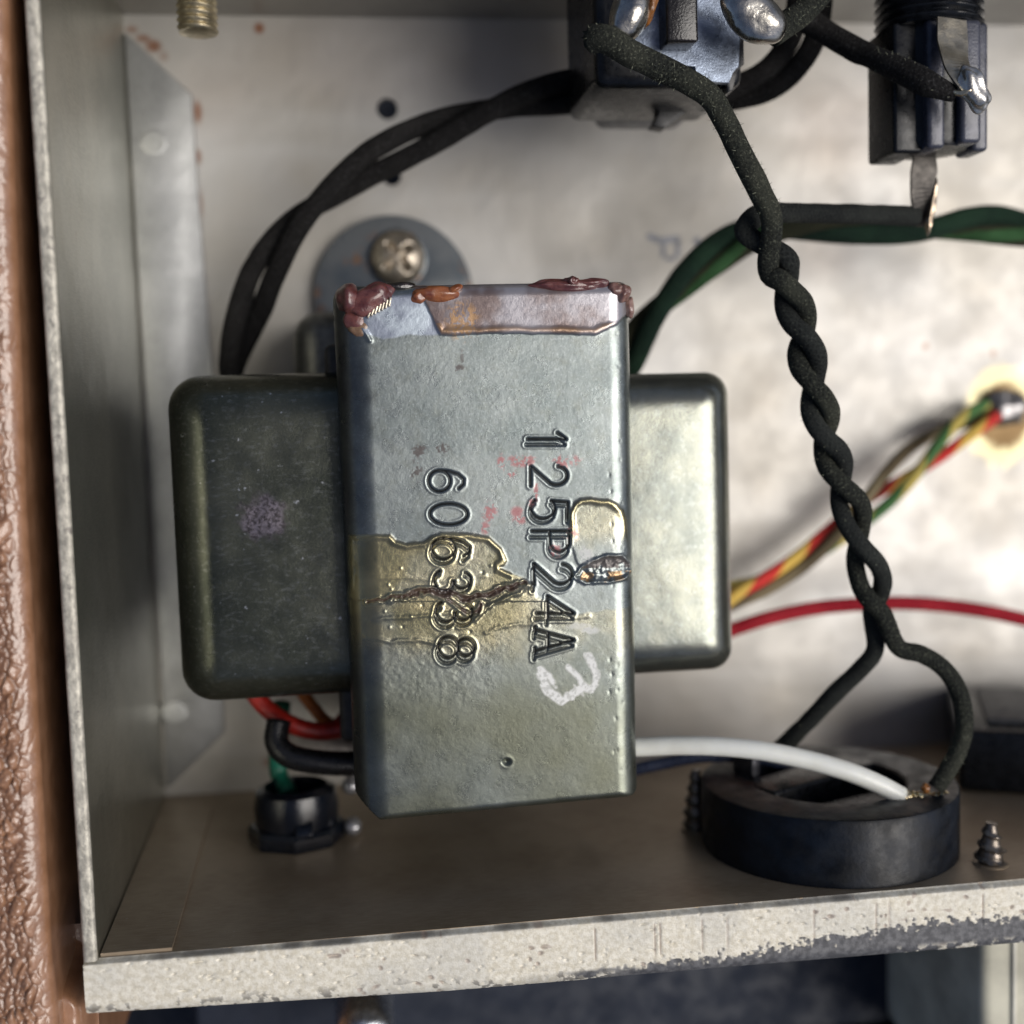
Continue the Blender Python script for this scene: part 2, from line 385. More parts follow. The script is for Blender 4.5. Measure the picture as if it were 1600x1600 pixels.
# walls along the length
prism('lower_wall', [(0.0,-.12),(0.0,5.90),(-.10,5.90),(-.10,-.12)], 0.0, X1, brown_wall, chassis, axis='x')
bm = bmesh.new(); A = [bm.verts.new((a, .004, b)) for a, b in ((.05,.2),(.85,.8),(.95,5.88),(.17,5.88))]; B = [bm.verts.new((v.co.x, .045, v.co.z)) for v in A]
bm.faces.new(A); bm.faces.new(B[::-1])
for k in range(4): bm.faces.new((A[k], A[(k+1) % 4], B[(k+1) % 4], B[k]))
bmobj('corner_tab', bm, brown_wall, chassis, smooth=False)
prism('upper_wall', [(W_Y+.002,-.12),(W_Y+.002,5.95),(W_Y+.12,5.95),(W_Y+.12,-.12)], .0, X1, wall_material('grey_steel', (.26,.25,.23), (.34,.33,.30)), chassis, axis='x')
prism('end_wall', [(X1+.002,-.12),(X1+.002,5.95),(X1+.12,5.95),(X1+.12,-.12)], 0, W_Y, green_wall, chassis)
# the worn flange with its rolled outer edge, as relief with wear masks
fl_in = [P(130,1505,6), P(700,1457,6), P(1600,1378,6)]; fl_out = [P(128,1592,6), P(700,1556,6), P(1600,1480,6)]
nx, nv = 1500, 110
xs = np.linspace(0.0, X1, nx); t = np.linspace(0, 1, nv)
yin = np.interp(xs, [q[0] for q in fl_in], [q[1] for q in fl_in]); yout = np.interp(xs, [q[0] for q in fl_out], [q[1] for q in fl_out])
arc = t*1.25
Tm, Xm = np.meshgrid(t, xs)
wid = (yin-yout)[:, None]
flat = np.clip(Tm/.80, 0, 1); roll = np.clip((Tm-.80)/.20, 0, 1)
rr_ = .16
Ym = yin[:, None] - flat*(wid-rr_) - rr_*np.sin(roll*2.2)
Zm = 6.0 - rr_*(1-np.cos(roll*2.2))
Zm -= .10*(1-sstep(0, .06, Tm))*1.0
grain = vnoise(Xm, Ym, 17, 3, 3)-.5; pits, pits2 = worley(Xm*5.0+vnoise(Xm, Ym, 6, 9), Ym*6.5, 3)
Wd = (yin[:, None]-Ym)/wid
edge = .80 - .30*sstep(5.8, 10.5, Xm) + .10*(vnoise(Xm, Ym, 3.2, 21, 4)-.5) + .35*(vnoise(Xm, Ym, 20, 12, 2)-.5)*sstep(5.5, 7, Xm)
band = sstep(-.035, .035, Wd-edge) * sstep(5.0, 6.1, Xm+.8*(vnoise(Xm, Ym, 3, 2)-.5))
chip = (vnoise(Xm, Ym*1.4, 7.5, 14, 3) > .60).astype(float) * sstep(.8, .92, Wd) * (vnoise(Xm, Ym, .9, 33) > .40)
band2 = np.clip(band - chip*.95, 0, 1)
Zm += .006*grain*(1-.6*band2) - .010*band2 - .02*np.exp(-((pits)/.10)**2)*(vnoise(Xm, Ym, 1.7, 8) > .5)*(1-band2)
spots = sstep(.26, .13, pits)*(vnoise(np.floor(Xm*3), np.floor(Ym*4), 1.7, 18) > .60)*(vnoise(Xm, Ym, .8, 41) > .40)
hair = np.zeros_like(Xm)
for px in (930, 1023, 1098, 1137, 1272, 1369, 1390, 1536, 1032):
    q = P(px, 1460, 6)[0]; hair = np.maximum(hair, np.exp(-((Xm-q)/.008)**2)*sstep(.10, .18, Wd)*(1-sstep(.58, .70, Wd)))
Zm -= .012*hair
dirt = (vnoise(Xm, Ym, 11, 51, 4) > .64)*sstep(.62, .9, Wd) + sstep(.45, .75, vnoise(Xm, Ym, 2.5, 52, 4))*(1-sstep(.02, .10, Wd))
cols = np.stack([band2, np.clip(spots*.7+hair, 0, 1), np.clip(dirt, 0, 1)], -1)
m = NM('speckled_zinc_flange', rough=.62, metal=.15)
a1, a2, a3 = m.attr('wear')
c = m.mix(m.rng(m.noise(14, 4, .65), .35, .65), (.64,.59,.47), (.82,.78,.67))
c = m.mix(m.rng(m.noise(30, 3, .6), .56, .70, 0, .35), c, (.46,.43,.38))
c = m.mix(m.rng(m.noise(.9, 3, .5, off=(2,0,0)), .5, .7, 0, .35), c, (.50,.50,.47))
c = m.mix(m.math('MULTIPLY', a3, .75), c, (.10,.09,.08)); c = m.mix(m.math('MULTIPLY', a2, .8), c, (.28,.20,.16))
c = m.mix(a1, c, m.mix(m.rng(m.noise(12, 4), .35, .7), (.075,.075,.08), (.16,.16,.165)))
m.set('Base Color', c); m.bump(m.noise(45, 3), .006, .6); m.bump(m.noise(20, 3, .5, stretch=(.06,1,1)), .006, .5)
grid('outer_flange', Xm, Ym, Zm, m.m, chassis, cols={'wear': cols}, flip=False)

# ------------------------------------------------------------------ leather cloth covered cabinet at left
tolex = NM('brown_pebbled_vinyl', rough=.3, spec=.7, coat=.7, coat_rough=.13)
c = tolex.mix(tolex.rng(tolex.noise(3, 3), .35, .65), (.27,.135,.07), (.35,.185,.105))
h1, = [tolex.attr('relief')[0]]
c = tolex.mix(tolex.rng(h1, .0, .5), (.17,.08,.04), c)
tolex.set('Base Color', c); tolex.bump(tolex.noise(45, 3), .010, .6); tolex = tolex.m
cab = thing('speaker_cabinet', 'brown pebbled vinyl covered cabinet side left of the chassis', 'cabinet', (-1, 5, 0))
sv = np.arange(-2.4, 1.3, .011); yv = np.arange(-2.5, 13.5, .014)
Sm, Yg = np.meshgrid(sv, yv, indexing='xy')
R_ = .20
y_edge = np.interp(yv, [P(125,1600,6.1)[1], P(95,1500,6.1)[1], P(50,800,6.1)[1], P(22,0,6.1)[1]], [P(88,1600,6.1)[0], P(76,1500,6.1)[0], P(36,800,6.1)[0], P(8,0,6.1)[0]])[:, None]
flatp = np.minimum(Sm, 0); ang = np.clip(Sm/R_, 0, math.pi/2); down = np.maximum(Sm-R_*math.pi/2, 0)
Xg = y_edge - R_ + flatp + R_*np.sin(ang); Zg = 6.1 - R_*(1-np.cos(ang)) - down*8
wx = .25*(vnoise(Xg, Yg, 3, 61, 2)-.5); f1, f2 = worley(Xg*8.5+wx*8, Yg*5.6+wx*6, 5)
f1b, f2b = worley(Xg*14+wx*9, Yg*12, 9)
peb = np.sqrt(np.clip(1-(f1/.68)**2, 0, 1))*sstep(0, .30, f2-f1)*(.25+1.0*sstep(.25, .75, vnoise(Xg, Yg, 6, 62))) + .25*sstep(0, .5, f2b-f1b)
peb = peb*(1-sstep(-.10, .10, Sm)*.85) + .10*vnoise(Xg, Yg, 10, 63, 3)*sstep(-.05, .22, Sm)
Zg = Zg + .062*peb
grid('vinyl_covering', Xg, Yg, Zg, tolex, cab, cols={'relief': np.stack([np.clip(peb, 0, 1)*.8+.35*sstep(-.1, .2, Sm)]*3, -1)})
bm = bmesh.new(); bx(bm, (-1.62, 5.5, 1.0), (2.2, 15.9, 8.6)); bmobj('side_board', bm, plain('raw_wood', (.2,.12,.06)), cab, smooth=False)
# vinyl fold filling the gap below the chassis corner
xv = np.linspace(-.62, -.025, 60); yv2 = np.linspace(-2.2, P(130,1500,5.8)[1]+.05, 150); Xf, Yf = np.meshgrid(xv, yv2)
Zf = 5.75 + .03*vnoise(Xf, Yf, 5, 71, 3) - .9*sstep(-.52, -.12, Yf+ .55*(Xf+.35)+.12*(vnoise(Xf, Yf, 4, 5)-.5)) - .5*sstep(.3, 1.0, np.abs(Xf+.31)/.3)**2
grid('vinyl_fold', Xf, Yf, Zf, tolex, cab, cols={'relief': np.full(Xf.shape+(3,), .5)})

# things seen past the flange
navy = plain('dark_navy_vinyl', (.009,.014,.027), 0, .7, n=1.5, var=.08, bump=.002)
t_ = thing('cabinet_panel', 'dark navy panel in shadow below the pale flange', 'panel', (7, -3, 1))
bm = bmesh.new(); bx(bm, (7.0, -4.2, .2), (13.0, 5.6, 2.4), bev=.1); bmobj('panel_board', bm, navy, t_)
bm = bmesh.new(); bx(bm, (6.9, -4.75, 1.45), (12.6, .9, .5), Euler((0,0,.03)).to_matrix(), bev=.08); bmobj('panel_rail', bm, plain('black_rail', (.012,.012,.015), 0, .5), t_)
t_ = thing('cream_post', 'cream painted block at the bottom right corner', 'block', (14, -4, 1))
q = P(1535, 1500, 4.4); bm = bmesh.new(); bx(bm, (q[0]+1.6, q[1]-.9, 1.9), (3.2, 3.0, 5.0), bev=.15); bmobj('block_body', bm, plain('cream_paint', (.55,.53,.42), 0, .5, n=1), t_)
bm = bmesh.new(); bx(bm, (q[0]+.45, q[1]-.9, 4.42), (.05, 2.8, .06), bev=.012); bmobj('edge_bead', bm, plain('cream_bead', (.60,.58,.50), 0, .4, n=1), t_)
t_ = thing('chrome_screw_head', 'blurred bright screw head at the bottom edge beneath the flange', 'screw', P(570,1612,3.2))
q = P(570, 1618, 3.2); bm = bmesh.new(); lathe(bm, [(.001,.22),(.25,.20),(.38,.10),(.42,0),(.42,-1.8)], q, (0,0,1), 32); bmobj('screw_dome', bm, plain('chrome', (.6,.63,.66), 1, .25), t_)
bm = bmesh.new(); bx(bm, (q[0], q[1], 3.42), (.5, .06, .03), bev=.01); bmobj('screw_slot', bm, plain('slot_grime', (.03,.03,.03)), t_)

# ================================================================== TRANSFORMER
tr = thing('transformer', 'grey steel transformer stamped 125P24A and 606338 with wax drips', 'transformer', (4.85, 4.3, 0))
ZF = 5.2
cTL, cTR, cBR, cBL = P(519,446,ZF), P(989,438,ZF), P(1003,1246,ZF), P(557,1288,ZF)
Wf, Hf = 3.52, 6.3
def edge_param(L, r0, r1, d0, d1, cell=.0085):
    """positions and drops across a bent sheet of width L"""
    pos = []; drop = []
    for q in np.linspace(d0, .12, 6): pos.append(0); drop.append(r0+q)
    for th in np.linspace(0, math.pi/2, int(r0/.012)+4)[:-1]: pos.append(r0*(1-math.cos(th))); drop.append(r0*(1-math.sin(th)))
    n = int((L-r0-r1)/cell)
    for q in np.linspace(r0, L-r1, n): pos.append(q); drop.append(0)
    for th in np.linspace(math.pi/2, 0, int(r1/.012)+4)[1:]: pos.append(L-r1*(1-math.cos(th))); drop.append(r1*(1-math.sin(th)))
    for q in np.linspace(.12, d1, 6): pos.append(L); drop.append(r1+q)
    return np.array(pos), np.array(drop)
px_, dx_ = edge_param(Wf, .40, .30, 2.3, 2.3); py_, dy_ = edge_param(Hf, .16, .10, 4.9, 4.9)
U_, V_ = np.meshgrid(px_/Wf, py_/Hf); DX, DY = np.meshgrid(dx_, dy_)
base = (cTL[None, None]*((1-U_)*(1-V_))[..., None] + cTR[None, None]*(U_*(1-V_))[..., None] + cBR[None, None]*(U_*V_)[..., None] + cBL[None, None]*((1-U_)*V_)[..., None])
Xt, Yt = base[..., 0].copy(), base[..., 1].copy()
drop = np.minimum(np.hypot(DX, DY), 5.1)
A_, B_ = U_*Wf, V_*Hf; rc = .16                     # corners rounded in plan
for sxg, syg in ((0, 0), (1, 0), (1, 1)):
    da = (rc - (A_ if not sxg else Wf-A_)); db = (rc - (B_ if not syg else Hf-B_))
    msk = (da > 0) & (db > 0) & (np.hypot(da, db) > rc); k_ = rc/np.maximum(np.hypot(da, db), 1e-6)
    Xt += np.where(msk, (1 if not sxg else -1)*da*(1-k_), 0); Yt -= np.where(msk, (1 if not syg else -1)*db*(1-k_), 0)
# bottom left corner is snipped
cn = np.clip(.30 - (U_*Wf + (1-V_)*Hf), 0, 1); Xt += cn*.55; Yt += cn*.55
Xt += .012*(vnoise(Yt, Yt*0, 1.1, 5, 3)-.5)*(DX > 0)
topm = np.exp(-(drop/.25)**2)
ix, iy = PX(Xt, Yt, np.full_like(Xt, ZF))          # where each point of the face lies on the photograph
Z = np.zeros_like(Xt)
orange = (vnoise(ix, iy, .18, 1, 3)-.5); orange2 = (vnoise(ix, iy, .055, 2, 3)-.5)
Z += .0011*orange + .0010*orange2
Z += .03*(vnoise(ix, iy, .0035, 3, 1)-.5)*topm
# --- stamped characters
def arc(cx, cy, rx, ry, a0, a1, n=14):
    return [(cx+rx*math.cos(math.radians(a)), cy+ry*math.sin(math.radians(a))) for a in np.linspace(a0, a1, n)]
G = {'1': [[(.0,.78),(.5,1.0),(.5,0)]],
     '2': [arc(.5,.70,.46,.30,170,-35)+[(.05,.0),(1,.0)]],
     '5': [[(.95,1),(.18,1),(.12,.56)]+arc(.47,.33,.5,.33,125,-140)],
     'P': [[(0,0),(0,1),(.5,1)]+arc(.52,.74,.42,.26,90,-90)+[(0,.48)]],
     '4': [[(.78,0),(.78,1),(0,.30),(1.05,.30)]],
     'A': [[(0,0),(.48,1),(.98,0)],[(.17,.34),(.80,.34)],[(-.12,0),(.14,0)],[(.84,0),(1.1,0)]],
     '6': [arc(.5,.31,.5,.31,0,360,24), [(.0,.33),(.04,.58),(.18,.84),(.42,1.0),(.66,.99),(.86,.86)]],
     '0': [arc(.5,.5,.5,.5,0,360,28)],
     '3': [arc(.47,.75,.40,.25,155,-85), arc(.47,.27,.5,.28,85,-155)],
     '8': [arc(.5,.76,.41,.24,0,360,22), arc(.5,.27,.5,.28,0,360,22)]}
stamp = []                                  # glyph, base px, first py, height px, width py, double strike, depth
stamp += [('1',824,676,60,20,9,.9), ('2',829,727,57,32,0,.9), ('5',829,779,58,33,6,1.1), ('P',831,830,58,34,10,1.), ('2',834,880,60,34,9,1.2), ('4',838,932,58,34,9,1.1), ('A',836,984,60,34,9,1.1)]
stamp += [('6',669,735,55,33,0,.75), ('0',671,787,59,33,0,.8), ('6',674,841,59,33,7,1.1), ('3',678,892,57,32,5,1.), ('3',681,941,57,32,9,1.1), ('8',685,995,56,33,9,1.1)]
groove = np.zeros_like(Z); gr_m = np.zeros_like(Z)
for g, bx0, py0, hh, ww, dbl, dep in stamp:
    box = (ix > bx0-18) & (ix < bx0+hh+18) & (iy > py0-18) & (iy < py0+ww+24) & (drop < .01)
    xx, yy_ = ix[box], iy[box]
    wob = 0.0
    for off, k in ((0, 1.0), (dbl, .75)):
        if off == 0 and k < 1: continue
        d = np.full(xx.shape, 1e9)
        for st in G[g]: d = np.minimum(d, polydist(xx, yy_, [(bx0 + b*hh - off*.25, py0 + a*ww + off) for a, b in st]))
        gz = -.028*dep*k*np.exp(-(d/1.75)**2) + .0045*dep*np.exp(-((d-5.0)/1.8)**2)
        cur = groove[box]; groove[box] = np.where(gz < 0, np.minimum(cur, gz), np.where(cur < -.002, cur, np.maximum(cur, gz)))
        gr_m[box] = np.maximum(gr_m[box], np.exp(-((d-.2)/1.55)**2)*1.1*(1 if off == 0 else .45))
Z += groove
# --- varnish sheets with thick rims
pert = 12*(vnoise(ix, iy, .035, 6, 4)-.5)
polyA = [(545,838),(608,835),(618,845),(635,850),(662,848),(690,833),(730,834),(765,840),(785,858),(790,875),(782,888),(820,905),(832,915),(842,935),(900,960),(985,950),(1010,1010),(1000,1060),(545,1085)]
polyB = [(890,835),(888,818),(890,800),(897,787),(908,780),(922,778),(936,781),(950,781),(962,787),(972,797),(980,812),(985,850),(984,905),(930,905),(900,880)]
sA = sdf(ix+pert, iy+pert*.7, polyA); sB = sdf(ix+pert, iy, polyB)
polyT = [(662,470),(690,524),(740,521),(800,519),(860,521),(930,523),(950,515),(985,490),(1010,440),(1000,400),(640,400),(645,450)]
sT = sdf(ix+pert*.8, iy+pert*.5, polyT)
polyC = [(548,470),(640,458),(662,470),(690,524),(640,523),(600,530),(560,520),(540,500)]   # bare bright patch
sC = sdf(ix+pert*.6, iy+pert*.6, polyC)
lowfade = sstep(1075, 960, iy)
varn = np.clip(sstep(3, -3, sA)*(sstep(1085, 985, iy + 45*(vnoise(ix, iy, .02, 9, 3)-.5))), 0, 1)
varnB = sstep(2, -2, sB)
upA = (iy < 940)
rimA = np.exp(-((sA+4)/4.0)**2)*upA*(ix < 800)*(1-sstep(.3, .6, 0*ix)) ; rimB = np.exp(-((sB+4)/4.5)**2)*sstep(852, 822, iy)
wax = sstep(2, -2, sT)
rimT = np.exp(-((sT+5)/5.)**2)*sstep(498, 512, iy)
Z += .008*varn*upA*lowfade + .012*rimA + .006*varnB + .016*rimB + .012*wax + .012*rimT
crk = .0014*(vnoise(ix*.9, iy*1.2, .16, 10, 3)-.5)*sstep(3, -5, sA)*(ix < 800); Z += crk
# lower crackle field
fld = sstep(0, 30, iy-985)*(1-sstep(1070, 1120, iy))*sstep(560, 600, ix)*(1-sstep(720, 800, ix)); Z += .0030*(vnoise(ix, iy, .14, 13, 3)-.5)*fld
# --- the torn varnish crack and its lips
crackA = [(575,942),(610,934),(630,930),(650,926),(672,922),(690,928),(706,926),(722,936),(745,932),(765,928),(782,920),(800,916),(820,912)]
nzc = 6.5*(vnoise(ix, iy, .09, 14, 4)-.5)
dA = polydist(ix+nzc, iy+nzc*1.5, crackA); dA2 = polydist(ix+nzc, iy+nzc, [(700,935),(730,958),(745,955),(752,946)])
dC = np.minimum(dA, dA2+1.5)
Z += -.022*np.exp(-(dC/2.2)**2) + .020*np.exp(-((dC-5)/2.2)**2)*(.3+vnoise(ix, iy, .06, 79, 2))
ridge = [(742,968),(760,950),(785,938),(812,925),(830,913)]; dR = polydist(ix+nzc, iy+nzc, ridge); Z += .024*np.exp(-(dR/3.4)**2)
for rl, hgt in (([(575,968),(620,966),(670,962),(710,958)], .014), ([(572,995),(610,1003),(650,1000),(690,1004)], .014), ([(760,990),(785,978),(830,975),(870,970),(920,962)], .010), ([(560,905),(620,902),(700,908),(760,900)], .007)):
    Z += hgt*np.exp(-(polydist(ix+nzc*.8, iy+nzc*.8, rl)/3.4)**2)*.6
# --- burst blister on the right edge
bl = sdf(ix+nzc*.5, iy+nzc*.5, [(898,902),(905,890),(925,876),(950,867),(972,868),(986,880),(990,895),(978,905),(950,909),(915,911)])
blm = sstep(2, -2, bl); Z += -.030*sstep(2, -8, bl) + .022*np.exp(-(bl/2.6)**2) + .05*blm*(vnoise(ix, iy, .10, 16, 3)-.45)
# --- centre punch dent, small pits, edge dings
Z += -.04*np.exp(-(np.hypot((ix-792)*.7, iy-1191)/4.0)**2) + .004*np.exp(-((np.hypot(ix-792, iy-1191)-8)/3)**2)
for _ in range(44):
    a, b = rng.uniform(950, 985), rng.uniform(520, 1240); Z -= .004*np.exp(-(np.hypot((ix-a)/1.8, (iy-b)/3)/1.2)**2)
for _ in range(26):
    a, b = rng.uniform(570, 780), rng.uniform(850, 1010); Z += rng.choice([-1, 1])*.005*np.exp(-(np.hypot(ix-a, iy-b)/2.2)**2)
dm = sdf(ix, iy, [(545,480),(560,470),(580,520),(575,545),(555,545)]); 
Z += .020*np.exp(-(polydist(ix, iy, [(566,514),(572,522),(578,532)])/3.5)**2)
# --- colour masks
def blot(cx, cy, rx, ry, thr, seed, sc=.09):
    g_ = np.exp(-.6*(((ix-cx)/rx)**2+((iy-cy)/ry)**2)**2); n_ = vnoise(ix, iy, .11, seed, 2)*.5+vnoise(ix, iy, .34, seed+50, 2)*.5
    return np.clip(g_*1.15, 0, 1)*sstep(thr-.12, thr-.02, n_+.12*(g_-.5))
chalk = np.zeros_like(Z)
for pts, wd in (([(846,1050),(850,1068),(858,1082),(874,1092),(892,1088),(903,1080)], 8), ([(846,1048),(858,1056),(866,1068)], 5), ([(903,1080),(912,1074),(925,1078),(932,1070),(932,1052),(926,1036),(921,1027)], 7), ([(888,1043),(898,1052),(908,1062),(912,1072)], 5)):
    chalk = np.maximum(chalk, sstep(wd+1, wd-2.5, polydist(ix+2*nzc, iy+2*nzc, pts)))
chalk *= .6+.4*sstep(.36, .5, vnoise(ix, iy, .25, 20, 3))
chalk = np.maximum(chalk, .75*blot(915, 866, 9, 11, .52, 22)); chalk = np.maximum(chalk, .7*blot(922, 985, 12, 5, .55, 23)); chalk = np.maximum(chalk, .4*blot(905, 978, 20, 5, .62, 24))
red = np.zeros_like(Z)
for (cx, cy, rx, ry, th) in ((815,720,20,8,.62),(783,724,5,12,.62),(885,720,18,9,.64),(838,770,3,16,.6),(832,787,5,7,.6),(808,800,8,7,.45),(765,800,10,14,.62),(812,812,9,6,.6),(890,835,12,10,.66),(800,740,6,5,.6),(758,825,6,8,.6),(866,862,10,10,.68)):
    red = np.maximum(red, blot(cx, cy, rx, ry, th, 30, .12))
brown_ink = np.maximum(np.maximum(blot(655,705,12,10,.60,31,.2), blot(690,700,12,9,.66,32,.2)), np.maximum(blot(650,735,9,16,.66,33,.2), blot(716,575,9,5,.62,34,.2)))
brown_ink = np.maximum(brown_ink, .7*blot(722,560,2.5,14,.6,35))
crackm = np.clip(1.3*np.exp(-(dC/2.6)**2) + .9*np.exp(-((dC-4)/2)**2)*(vnoise(ix, iy, .08, 36, 2) > .45)*(ix > 625), 0, 1)
orange_m = np.clip(blot(722,500,22,26,.60,40,.05)*.9 + np.exp(-(sT+6)**2/14)*(iy > 505)*.55 + blm*(iy > 893)*.8*(vnoise(ix, iy, .09, 42, 2) > .48), 0, 1)
dark_gr = np.clip(gr_m, 0, 1)
grey_dash = sstep(3, 0, polydist(ix, iy, [(825,963),(826,976)]))
face = (topm > .02)
varn = varn*(1-.6*sstep(790, 850, ix))*(.55+.45*sstep(.3, .6, vnoise(ix, iy, .02, 77, 3)))
ca = np.stack([np.clip(varn*lowfade + varnB*.4*sstep(870, 825, iy+20*(vnoise(ix, iy, .05, 78, 2)-.5)) + .8*np.clip(rimA+rimB, 0, 1), 0, 1), wax*face, chalk], -1)
cb = np.stack([red, np.clip(crackm + brown_ink*.75 + blm*.85*sstep(-14, -4, bl)*0 + blm*(iy < 888)*(vnoise(ix, iy, .07, 43, 2) > .38)*.75, 0, 1), orange_m], -1)
cc = np.stack([np.clip(dark_gr+grey_dash*.7, 0, 1), sstep(2, -2, sC)*face, np.clip(drop/.2, 0, 1)], -1)
up_z = ZF - drop + Z*(drop < .6)
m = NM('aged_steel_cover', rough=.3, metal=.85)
v1, w1, ch = m.attr('coat_mask'); r1, k1, o1 = m.attr('ink_mask'); g1, b1, _e = m.attr('relief_mask')
c = m.mix(m.rng(m.noise(1.1, 4, .6), .3, .7), (.16,.185,.183), (.25,.275,.268))
c = m.mix(m.rng(m.noise(5, 5, .65, off=(1,4,2)), .45, .75, 0, .5), c, (.16,.17,.145))
c = m.mix(m.rng(m.noise(30, 3, .6), .5, .68, 0, .35), c, (.34,.37,.37))
c = m.mix(m.rng(m.noise(26, 4, .75, off=(9,9,9)), .66, .72, 0, .6), c, (.10,.09,.09))
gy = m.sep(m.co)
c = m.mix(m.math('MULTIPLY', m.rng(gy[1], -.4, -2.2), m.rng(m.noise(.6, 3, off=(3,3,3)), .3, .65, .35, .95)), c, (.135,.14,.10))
c = m.mix(m.math('MULTIPLY', m.rng(m.math('ADD', gy[0], m.math('MULTIPLY', m.noise(1.2, 4, .7, off=(2,2,9)), .8)), -.9, -1.45), .85), c, (.06,.06,.066))  # left edge: mottled oxide, with the edge's dark reflection painted in
vcol = m.mix(m.rng(m.noise(2.2, 4, .6), .35, .65), (.25,.225,.12), (.46,.39,.20))
c = m.mix(m.math('MULTIPLY', v1, .85), c, vcol)
wcol = m.mix(m.rng(m.noise(1.6, 3, .6, off=(0,5,0)), .4, .62), (.17,.12,.11), (.36,.34,.36))
c = m.mix(m.math('MULTIPLY', w1, .92), c, wcol)
c = m.mix(m.math('MULTIPLY', b1, .85), c, m.mix(m.rng(m.noise(3.5, 3), .4, .65), (.27,.30,.37), (.46,.52,.58)))
c = m.mix(m.math('MULTIPLY', o1, .75), c, (.46,.25,.08))
c = m.mix(m.math('MULTIPLY', k1, .92), c, (.055,.028,.022))
c = m.mix(m.math('MULTIPLY', r1, .6), c, (.52,.12,.12))
c = m.mix(m.math('MULTIPLY', g1, .95), c, (.015,.015,.016))  # stamped strokes blackened: grime and groove shadow painted as one colour
c = m.mix(m.math('MULTIPLY', ch, .97), c, (.84,.84,.80))
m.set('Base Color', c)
gloss = m.math('MAXIMUM', v1, w1)
m.set('Metallic', m.fmix(m.math('MAXIMUM', m.math('MAXIMUM', ch, k1), r1), m.fmix(w1, .85, .5), 0.))
m.set('Roughness', m.fmix(ch, m.fmix(gloss, m.rng(m.noise(4, 3), .3, .7, .26, .36), .2), .9))
m.set('Coat Weight', m.math('MULTIPLY', gloss, .6)); m.set('Coat Roughness', .12)
m.bump(m.noise(42, 3, .6), .0018, .5); m.bump(m.noise(110, 2, .5), .002, .5)
cover_m = m.m
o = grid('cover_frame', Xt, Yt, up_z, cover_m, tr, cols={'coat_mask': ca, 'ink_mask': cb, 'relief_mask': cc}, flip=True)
o['label'] = 'bent steel cover stamped 125P24A and 606338'

m = NM('dark_olive_bell_steel', rough=.26, metal=.85)
c = m.mix(m.rng(m.noise(.9, 4, .6), .3, .7), (.07,.077,.06), (.125,.13,.10))
c = m.mix(m.rng(m.noise(22, 4, .7, stretch=(.5,1,1)), .5, .72, 0, .5), c, (.27,.28,.26))
c = m.mix(m.rng(m.noise(9, 3, .6, off=(5,5,1)), .69, .73, 0, .8), c, (.58,.60,.60))
sp = m.math('MULTIPLY', m.math('SUBTRACT', 1., 0.), 1.)
q1 = P(412, 808, 4.3) - np.array([4.85, 4.3, 0])
dd = m.math('SQRT', m.math('ADD', m.math('POWER', m.math('SUBTRACT', m.sep(m.co)[0], float(q1[0])), 2.), m.math('POWER', m.math('SUBTRACT', m.sep(m.co)[1], float(q1[1])), 2.)))
dd = m.math('ADD', dd, m.math('MULTIPLY', m.math('SUBTRACT', m.noise(7, 4, .7), .5), .5))
c = m.mix(m.rng(dd, .20, .34, .85, 0), c, m.mix(m.rng(m.noise(28, 3, .7), .4, .6), (.09,.075,.08), (.36,.31,.34)))
m.set('Base Color', c); m.set('Roughness', m.rng(m.noise(3, 4), .3, .7, .20, .28)); m.bump(m.noise(30, 4, .65), .003, .6); m.bump(m.noise(1.5, 2), .05, .3)
bell_m = m.m
m = NM('lighter_bell_steel', rough=.24, metal=.85)  # right bell, lighter base tone than the left one
c = m.mix(m.rng(m.noise(1.3, 4, .6), .3, .7), (.14,.153,.14), (.235,.24,.20))
c = m.mix(m.rng(m.noise(11, 4, .7), .5, .7, 0, .45), c, (.26,.28,.27)); c = m.mix(m.rng(m.noise(30, 3), .66, .72, 0, .7), c, (.07,.07,.07))
m.set('Base Color', c); m.bump(m.noise(24, 4, .65), .003, .6); m.bump(m.noise(1.5, 2), .05, .3)
bell2_m = m.m
def rbox(name, c, s, r, m, parent, rp=.3):
    """deep drawn steel bell: small radius in plan, big radius over the top"""
    bm = bmesh.new(); c = Vector(c); hx, hy, hz = s[0]/2, s[1]/2, s[2]/2; rings = []
    prof = [(0, -hz), (0, -hz*.5), (0, 0)] + [(r*(1-math.cos(t)), hz-r+r*math.sin(t)) for t in np.linspace(0, math.pi/2, 12)]
    prof += [(r+q, hz+h) for q, h in ((.05,.002),(.15,.004),(.3,.007),(.5,.009))]
    for inset, z in prof:
        a, b = hx-inset, hy-inset; q = max(rp-inset*.55, .06); q = min(q, a-.02, b-.02)
        ring = []
        for (cx_, cy_, a0) in ((a-q, b-q, 0), (-a+q, b-q, 90), (-a+q, -b+q, 180), (a-q, -b+q, 270)):
            for t in np.linspace(0, 90, 9): ring.append(bm.verts.new(c + Vector((cx_+q*math.cos(math.radians(a0+t)), cy_+q*math.sin(math.radians(a0+t)), z))))
        rings.append(ring)
    for A, B in zip(rings[:-1], rings[1:]):
        for k in range(len(A)): bm.faces.new((A[k], A[(k+1) % len(A)], B[(k+1) % len(A)], B[k]))
    bm.faces.new(rings[0][::-1]); bm.faces.new(rings[-1])
    return bmobj(name, bm, m, parent, sharp=180)
bl_c = (2.05, 4.46, 2.62)
o = rbox('end_bell', (2.32, 4.46, 2.72), (2.78, 4.16, 3.30), .62, bell_m, tr, .42); o['label'] = 'dark olive left bell with a scuffed purple grey patch'
o = rbox('end_bell', (7.02, 4.42, 2.72), (2.28, 3.98, 3.30), .48, bell2_m, tr, .30); o['label'] = 'brighter right bell'
